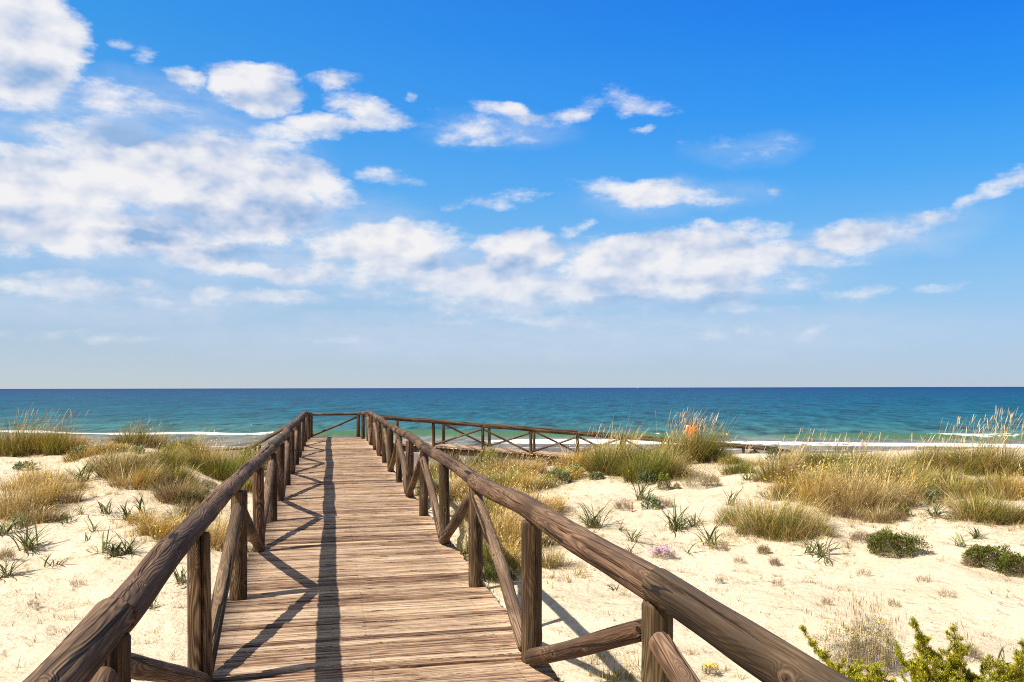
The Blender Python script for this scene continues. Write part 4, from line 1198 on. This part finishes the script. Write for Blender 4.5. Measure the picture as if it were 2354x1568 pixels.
# ------------------------------------------------------------------ tiny sails on the horizon
def sailboat(px, dist, label):
    a = (px - HX) / F
    x = dist * (a * CT + ST); y = dist * (-a * ST + CT)
    r = empty('sailboat', (x, y, SEA), random.uniform(0, 3))
    tag(r, label, 'sailboat', 'sailboats on the horizon')
    hv = []; L = 9.0
    for i, u in enumerate(np.linspace(-1, 1, 7)):
        w = 1.4 * (1 - max(0, u) ** 2 * .97) * (.75 if u < -.8 else 1)
        hv += [(u * L / 2, -w, 1.2 + .2 * u * u), (u * L / 2, -w * .5, -.3), (u * L / 2, w * .5, -.3), (u * L / 2, w, 1.2 + .2 * u * u)]
    f = []
    for i in range(6):
        b = i * 4
        for j in range(4): f.append([b + j, b + (j + 1) % 4, b + 4 + (j + 1) % 4, b + 4 + j])
    f += [[3, 2, 1, 0], [24, 25, 26, 27]]
    obj('hull', mesh_np('hull', hv, np.array(f)), WHITE, r)
    me = log_mesh(13.0, .10, .07, 5, 8, 2.0, 0)
    m = obj('mast', me, WHITE, r, (.4, 0, 1.2))
    for (nm, pts) in (('mainsail', ((.2, 0, 2.2), (-3.9, .5, 2.2), (-1.6, .5, 7), (.25, 0, 13.6))), ('jib', ((.7, 0, 12), (4.3, 0, 1.6), (2.6, .5, 2.0), (.9, .3, 2.2)))):
        V = [(p[0], p[1] + d, p[2]) for d in (-.02, .02) for p in pts]
        Fq = [[0, 1, 2, 3], [7, 6, 5, 4]] + [[j, 4 + j, 4 + (j + 1) % 4, (j + 1) % 4] for j in range(4)]
        obj(nm, mesh_np(nm, V, np.array(Fq)), WHITE, r)
sailboat(413, 7600, 'tiny white sail on the horizon farthest left')
sailboat(505, 8000, 'tiny white sail on the horizon second from the left')
sailboat(1436, 8400, 'tiny white sail on the horizon third from the left')
sailboat(1465, 7600, 'tiny white sail on the horizon farthest right')

# ------------------------------------------------------------------ sky and clouds
W = bpy.data.worlds.new('World'); SC.world = W; W.use_nodes = True
nt = W.node_tree; nt.nodes.clear()
SUNDIR = Vector((-.78, -.241, 1.0)).normalized()
elev = math.asin(SUNDIR.z)
sky = N(nt, 'TexSky', sky_type='NISHITA', sun_disc=False, sun_elevation=elev, sun_rotation=math.atan2(SUNDIR.x, SUNDIR.y), altitude=0.0, air_density=1.0, dust_density=.6, ozone_density=2.0)
D = N(nt, 'TexCoord').outputs['Generated']
sx_ = N(nt, 'SeparateXYZ', {0: D})
az = M(nt, 'SUBTRACT', M(nt, 'ARCTAN2', sx_.outputs[0], sx_.outputs[1]), TH)
hl = M(nt, 'SQRT', M(nt, 'ADD', M(nt, 'MULTIPLY', sx_.outputs[0], sx_.outputs[0]), M(nt, 'MULTIPLY', sx_.outputs[1], sx_.outputs[1])))
el = M(nt, 'DIVIDE', sx_.outputs[2], M(nt, 'MAXIMUM', hl, .05))
pv = N(nt, 'CombineXYZ', {0: az, 1: el, 2: 0.0}).outputs[0]
K = 10.0
def c10(*c): return lin(*c)
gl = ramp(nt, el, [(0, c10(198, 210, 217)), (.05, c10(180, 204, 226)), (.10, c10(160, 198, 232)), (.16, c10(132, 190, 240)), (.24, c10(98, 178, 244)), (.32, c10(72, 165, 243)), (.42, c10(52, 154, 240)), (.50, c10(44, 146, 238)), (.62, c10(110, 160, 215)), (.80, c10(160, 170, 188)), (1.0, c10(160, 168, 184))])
gr_ = ramp(nt, el, [(0, c10(186, 204, 222)), (.05, c10(172, 204, 235)), (.10, c10(150, 200, 242)), (.16, c10(118, 190, 248)), (.24, c10(70, 170, 250)), (.32, c10(30, 150, 250)), (.42, c10(4, 128, 246)), (.50, c10(0, 112, 238)), (.62, c10(90, 145, 210)), (.80, c10(160, 170, 188)), (1.0, c10(160, 168, 184))])  # pale top stops added out of view overhead, for neutral fill light
grad = mix(nt, mrange(nt, az, -.45, .52), gl, gr_)
# unseen sky behind the camera: pale tone added to neutralise the blue fill
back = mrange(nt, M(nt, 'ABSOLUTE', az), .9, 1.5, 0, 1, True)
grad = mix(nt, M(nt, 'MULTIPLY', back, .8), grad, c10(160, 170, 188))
grad = mix(nt, 1.0, grad, (K, K, K), 'MULTIPLY')
skyc = mix(nt, .90, sky.outputs[0], grad)

# clouds: soft bodies where the photograph has them, broken up by turbulence
warp = N(nt, 'TexNoise', {'Vector': VM(nt, 'MULTIPLY', pv, (1, 1.6, 1)), 'Scale': 9.0, 'Detail': 8.0, 'Roughness': .64}).outputs[1]
wv = VM(nt, 'MULTIPLY', VM(nt, 'SUBTRACT', warp, (.5, .5, .5)), (.075, .048, 0))
pw_ = VM(nt, 'ADD', pv, wv)
def blob(src, cx, cy, rx, ry, wgt, rot=0.0):
    a = math.atan((cx - HX) / F); e = (HY - cy) / F * math.cos(a)
    mp = N(nt, 'Mapping', {'Vector': src, 'Location': (a, e, 0), 'Rotation': (0, 0, math.radians(rot)), 'Scale': (.88 * rx / F * math.cos(a) ** 1.5, .88 * ry / F, 1)}, vector_type='TEXTURE')
    l = VM(nt, 'DOT_PRODUCT', mp.outputs[0], mp.outputs[0])
    return M(nt, 'MULTIPLY_ADD', l, -wgt, wgt)
CL = [(40, 85, 200, 175, 2.3, 0), (268, 95, 42, 22, .55, 0), (325, 120, 30, 48, .5, 20),
      (435, 190, 60, 36, .9, -10), (590, 205, 140, 70, 1.8, -8), (620, 165, 70, 28, .8, 0), (762, 182, 90, 30, .85, 8), (945, 218, 22, 22, .6, 0),
      (700, 290, 230, 45, 1.0, 12), (845, 250, 130, 55, 1.15, -12), (560, 330, 200, 40, .9, 0),
      (290, 240, 230, 55, .72, -8), (230, 300, 230, 50, .66, 0),
      (430, 400, 300, 125, 1.8, 0), (560, 450, 260, 125, 1.8, 0), (700, 400, 170, 60, 1.1, -20), (120, 440, 220, 130, 1.8, -10), (60, 350, 160, 40, .9, 0), (300, 530, 420, 65, 1.3, -4), (90, 520, 260, 70, 1.5, -5), (440, 590, 420, 34, 1.0, -9),
      (640, 626, 170, 26, .9, -3), (770, 425, 60, 30, .7, 20), (880, 565, 240, 75, 1.5, 4), (900, 620, 300, 60, 1.0, 0), (900, 525, 200, 30, .8, 6), (960, 535, 130, 35, .9, 0),
      (1190, 585, 140, 80, 1.7, 10), (1110, 650, 280, 60, 1.3, 0), (1325, 520, 60, 24, .65, 30), (1050, 700, 300, 40, .75, -3),
      (1540, 560, 340, 50, 1.3, 2), (1650, 535, 170, 36, .9, 0), (1540, 620, 400, 66, 1.8, 3), (1380, 665, 260, 60, 1.2, 4), (1700, 660, 250, 40, .8, 0), (1790, 604, 230, 34, .85, -3), (1350, 610, 120, 60, 1.1, 20),
      (1985, 545, 165, 48, 1.1, 8), (2090, 515, 170, 32, .85, 10), (2240, 465, 100, 18, .42, 15), (2320, 425, 80, 34, .75, 18),
      (1080, 300, 170, 50, .62, -6), (1190, 262, 150, 26, .72, -14), (1140, 325, 120, 26, .6, 0), (1330, 250, 130, 28, .68, 14), (1450, 238, 130, 38, .62, -10),
      (1670, 316, 110, 26, .42, 0), (1740, 350, 140, 32, .44, 10), (1500, 440, 260, 38, .85, -6), (1600, 458, 150, 24, .7, -4), (1130, 456, 180, 26, .46, 2), (905, 402, 85, 26, .44, -5), (1775, 437, 35, 14, .6, 0), (1478, 298, 40, 10, .5, 0),
      (200, 668, 280, 36, .85, -3), (320, 650, 80, 30, .7, 0), (60, 650, 140, 22, .75, 0), (500, 668, 60, 26, .75, 0), (640, 690, 160, 24, .6, 0), (130, 628, 90, 14, .6, 0),
      (1270, 740, 240, 26, .6, -2), (1050, 745, 120, 14, .5, 0), (2010, 676, 90, 26, .62, 14), (2165, 662, 100, 18, .62, 8), (1870, 770, 60, 20, .55, 20), (780, 780, 180, 12, .5, 0), (1960, 590, 60, 14, .4, 0), (200, 770, 300, 16, .42, 0), (1700, 770, 220, 20, .42, 0), (1550, 700, 500, 40, .5, 0)]
def body(lst):
    # each batch hangs on the one before, which keeps the shader within Cycles' stack
    acc = None; src = pw_
    for i, c in enumerate(lst):
        if i % 6 == 0 and i:
            src = VM(nt, 'MULTIPLY_ADD', acc, (1e-7, 1e-7, 0), src)
        b = blob(src, *c)
        acc = b if acc is None else M(nt, 'MAXIMUM', acc, b)
    return acc
Mx = body(CL)
Mx = M(nt, 'MAXIMUM', Mx, -1.0)
def puff(vec):
    st = VM(nt, 'MULTIPLY', vec, (1.0, 1.55, 1.0))
    return N(nt, 'TexNoise', {'Vector': st, 'Scale': 9.0, 'Detail': 12.0, 'Roughness': .66, 'Distortion': .08}).outputs[0]
n0 = puff(pv)
def billow(vec):
    return N(nt, 'TexNoise', {'Vector': VM(nt, 'MULTIPLY', vec, (1.0, 1.5, 1.0)), 'Scale': 15.0, 'Detail': 3.0, 'Roughness': .5}).outputs[0]
b0 = billow(pv); n1 = billow(VM(nt, 'ADD', pv, (-.010, .016, 0)))
fine = N(nt, 'TexNoise', {'Vector': VM(nt, 'MULTIPLY', pv, (1.0, 3.0, 1.0)), 'Scale': 24.0, 'Detail': 6.0, 'Roughness': .6}).outputs[0]
dn = M(nt, 'ADD', Mx, M(nt, 'ADD', M(nt, 'MULTIPLY', M(nt, 'SUBTRACT', n0, .5), 2.7), M(nt, 'MULTIPLY', M(nt, 'SUBTRACT', fine, .5), 1.1)))
dens = mrange(nt, dn, .05, 1.05, 0, 1, True)
# light and grey parts of the clouds
sh = M(nt, 'MULTIPLY', M(nt, 'SUBTRACT', b0, n1), 2.2)
GRYB = [(600, 575, 170, 30, 1.1, 0), (420, 500, 240, 40, .6, 0), (330, 295, 220, 45, .9, 0), (640, 470, 160, 60, .6, 0), (1190, 620, 90, 40, .5, 0), (1000, 600, 160, 30, .5, 0), (1560, 700, 420, 26, .9, 0), (60, 170, 150, 60, .5, 0), (310, 540, 170, 22, .6, 0), (1500, 640, 200, 20, .4, 0)]
Gx = body(GRYB)
Gx = M(nt, 'MAXIMUM', Gx, 0.0)
lit = M(nt, 'SUBTRACT', M(nt, 'ADD', M(nt, 'ADD', .70, sh), M(nt, 'MULTIPLY', M(nt, 'SUBTRACT', n0, .5), .9)), M(nt, 'MULTIPLY', Gx, .85))
cc = ramp(nt, lit, [(0, c10(150, 186, 226)), (.30, c10(196, 211, 235)), (.60, c10(230, 234, 243)), (.9, c10(252, 251, 250))])
cc = mix(nt, 1.0, cc, (K * .94, K * .94, K * .96), 'MULTIPLY')
hz = mrange(nt, el, .03, .16, .35, 1.0)
fac = M(nt, 'MULTIPLY', M(nt, 'MULTIPLY', dens, .96), hz, clamp=True)
veil = body([(330, 330, 560, 190, 1.0, 0), (480, 530, 760, 170, 1.2, 0), (1250, 640, 900, 130, 1.1, 0), (250, 690, 700, 80, .9, 0), (1250, 770, 1400, 90, .8, 0), (1980, 560, 420, 70, .7, 8), (1150, 300, 260, 70, .6, 0), (1550, 450, 330, 60, .6, 0), (1720, 340, 200, 50, .5, 0)])
vf = M(nt, 'MULTIPLY', mrange(nt, veil, 0, 1.0, 0, .62, True), mrange(nt, M(nt, 'ADD', fine, n0), .75, 1.2, .45, 1.1))
vc = mix(nt, 1.0, c10(205, 218, 238), (K, K, K), 'MULTIPLY')
skyc = mix(nt, vf, skyc, vc)
final = mix(nt, fac, skyc, cc)
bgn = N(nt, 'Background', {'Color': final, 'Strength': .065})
wo = N(nt, 'OutputWorld'); nt.links.new(bgn.outputs[0], wo.inputs[0])
W.cycles.sampling_method = 'MANUAL'; W.cycles.sample_map_resolution = 512

# ------------------------------------------------------------------ sun
sl = bpy.data.lights.new('sun', 'SUN'); sl.energy = 5.0; sl.angle = math.radians(.53); sl.color = (1.0, .925, .80)
so = bpy.data.objects.new('sun', sl); COL.objects.link(so)
so.rotation_mode = 'QUATERNION'; so.rotation_quaternion = SUNDIR.to_track_quat('Z', 'Y'); so.location = (-10, -5, 20)

# ------------------------------------------------------------------ camera
cd = bpy.data.cameras.new('camera'); cam = bpy.data.objects.new('camera', cd); COL.objects.link(cam)
cd.sensor_width = 36; cd.lens = F / 2354 * 36
cd.shift_y = (HY - 784) / 2354
cd.clip_start = .05; cd.clip_end = 120000
cam.location = (0, 0, EYE)
cam.rotation_euler = (math.radians(90), math.radians(.12), -TH)
SC.camera = cam

# ------------------------------------------------------------------ render settings
SC.view_settings.view_transform = 'Standard'; SC.view_settings.look = 'None'
SC.view_settings.exposure = 0.62; SC.view_settings.gamma = 1.0
SC.render.engine = 'CYCLES'
SC.cycles.max_bounces = 5; SC.cycles.diffuse_bounces = 3; SC.cycles.transmission_bounces = 3
SC.cycles.use_denoising = False
SC.cycles.pixel_filter_type = 'BLACKMAN_HARRIS'; SC.cycles.filter_width = 1.1
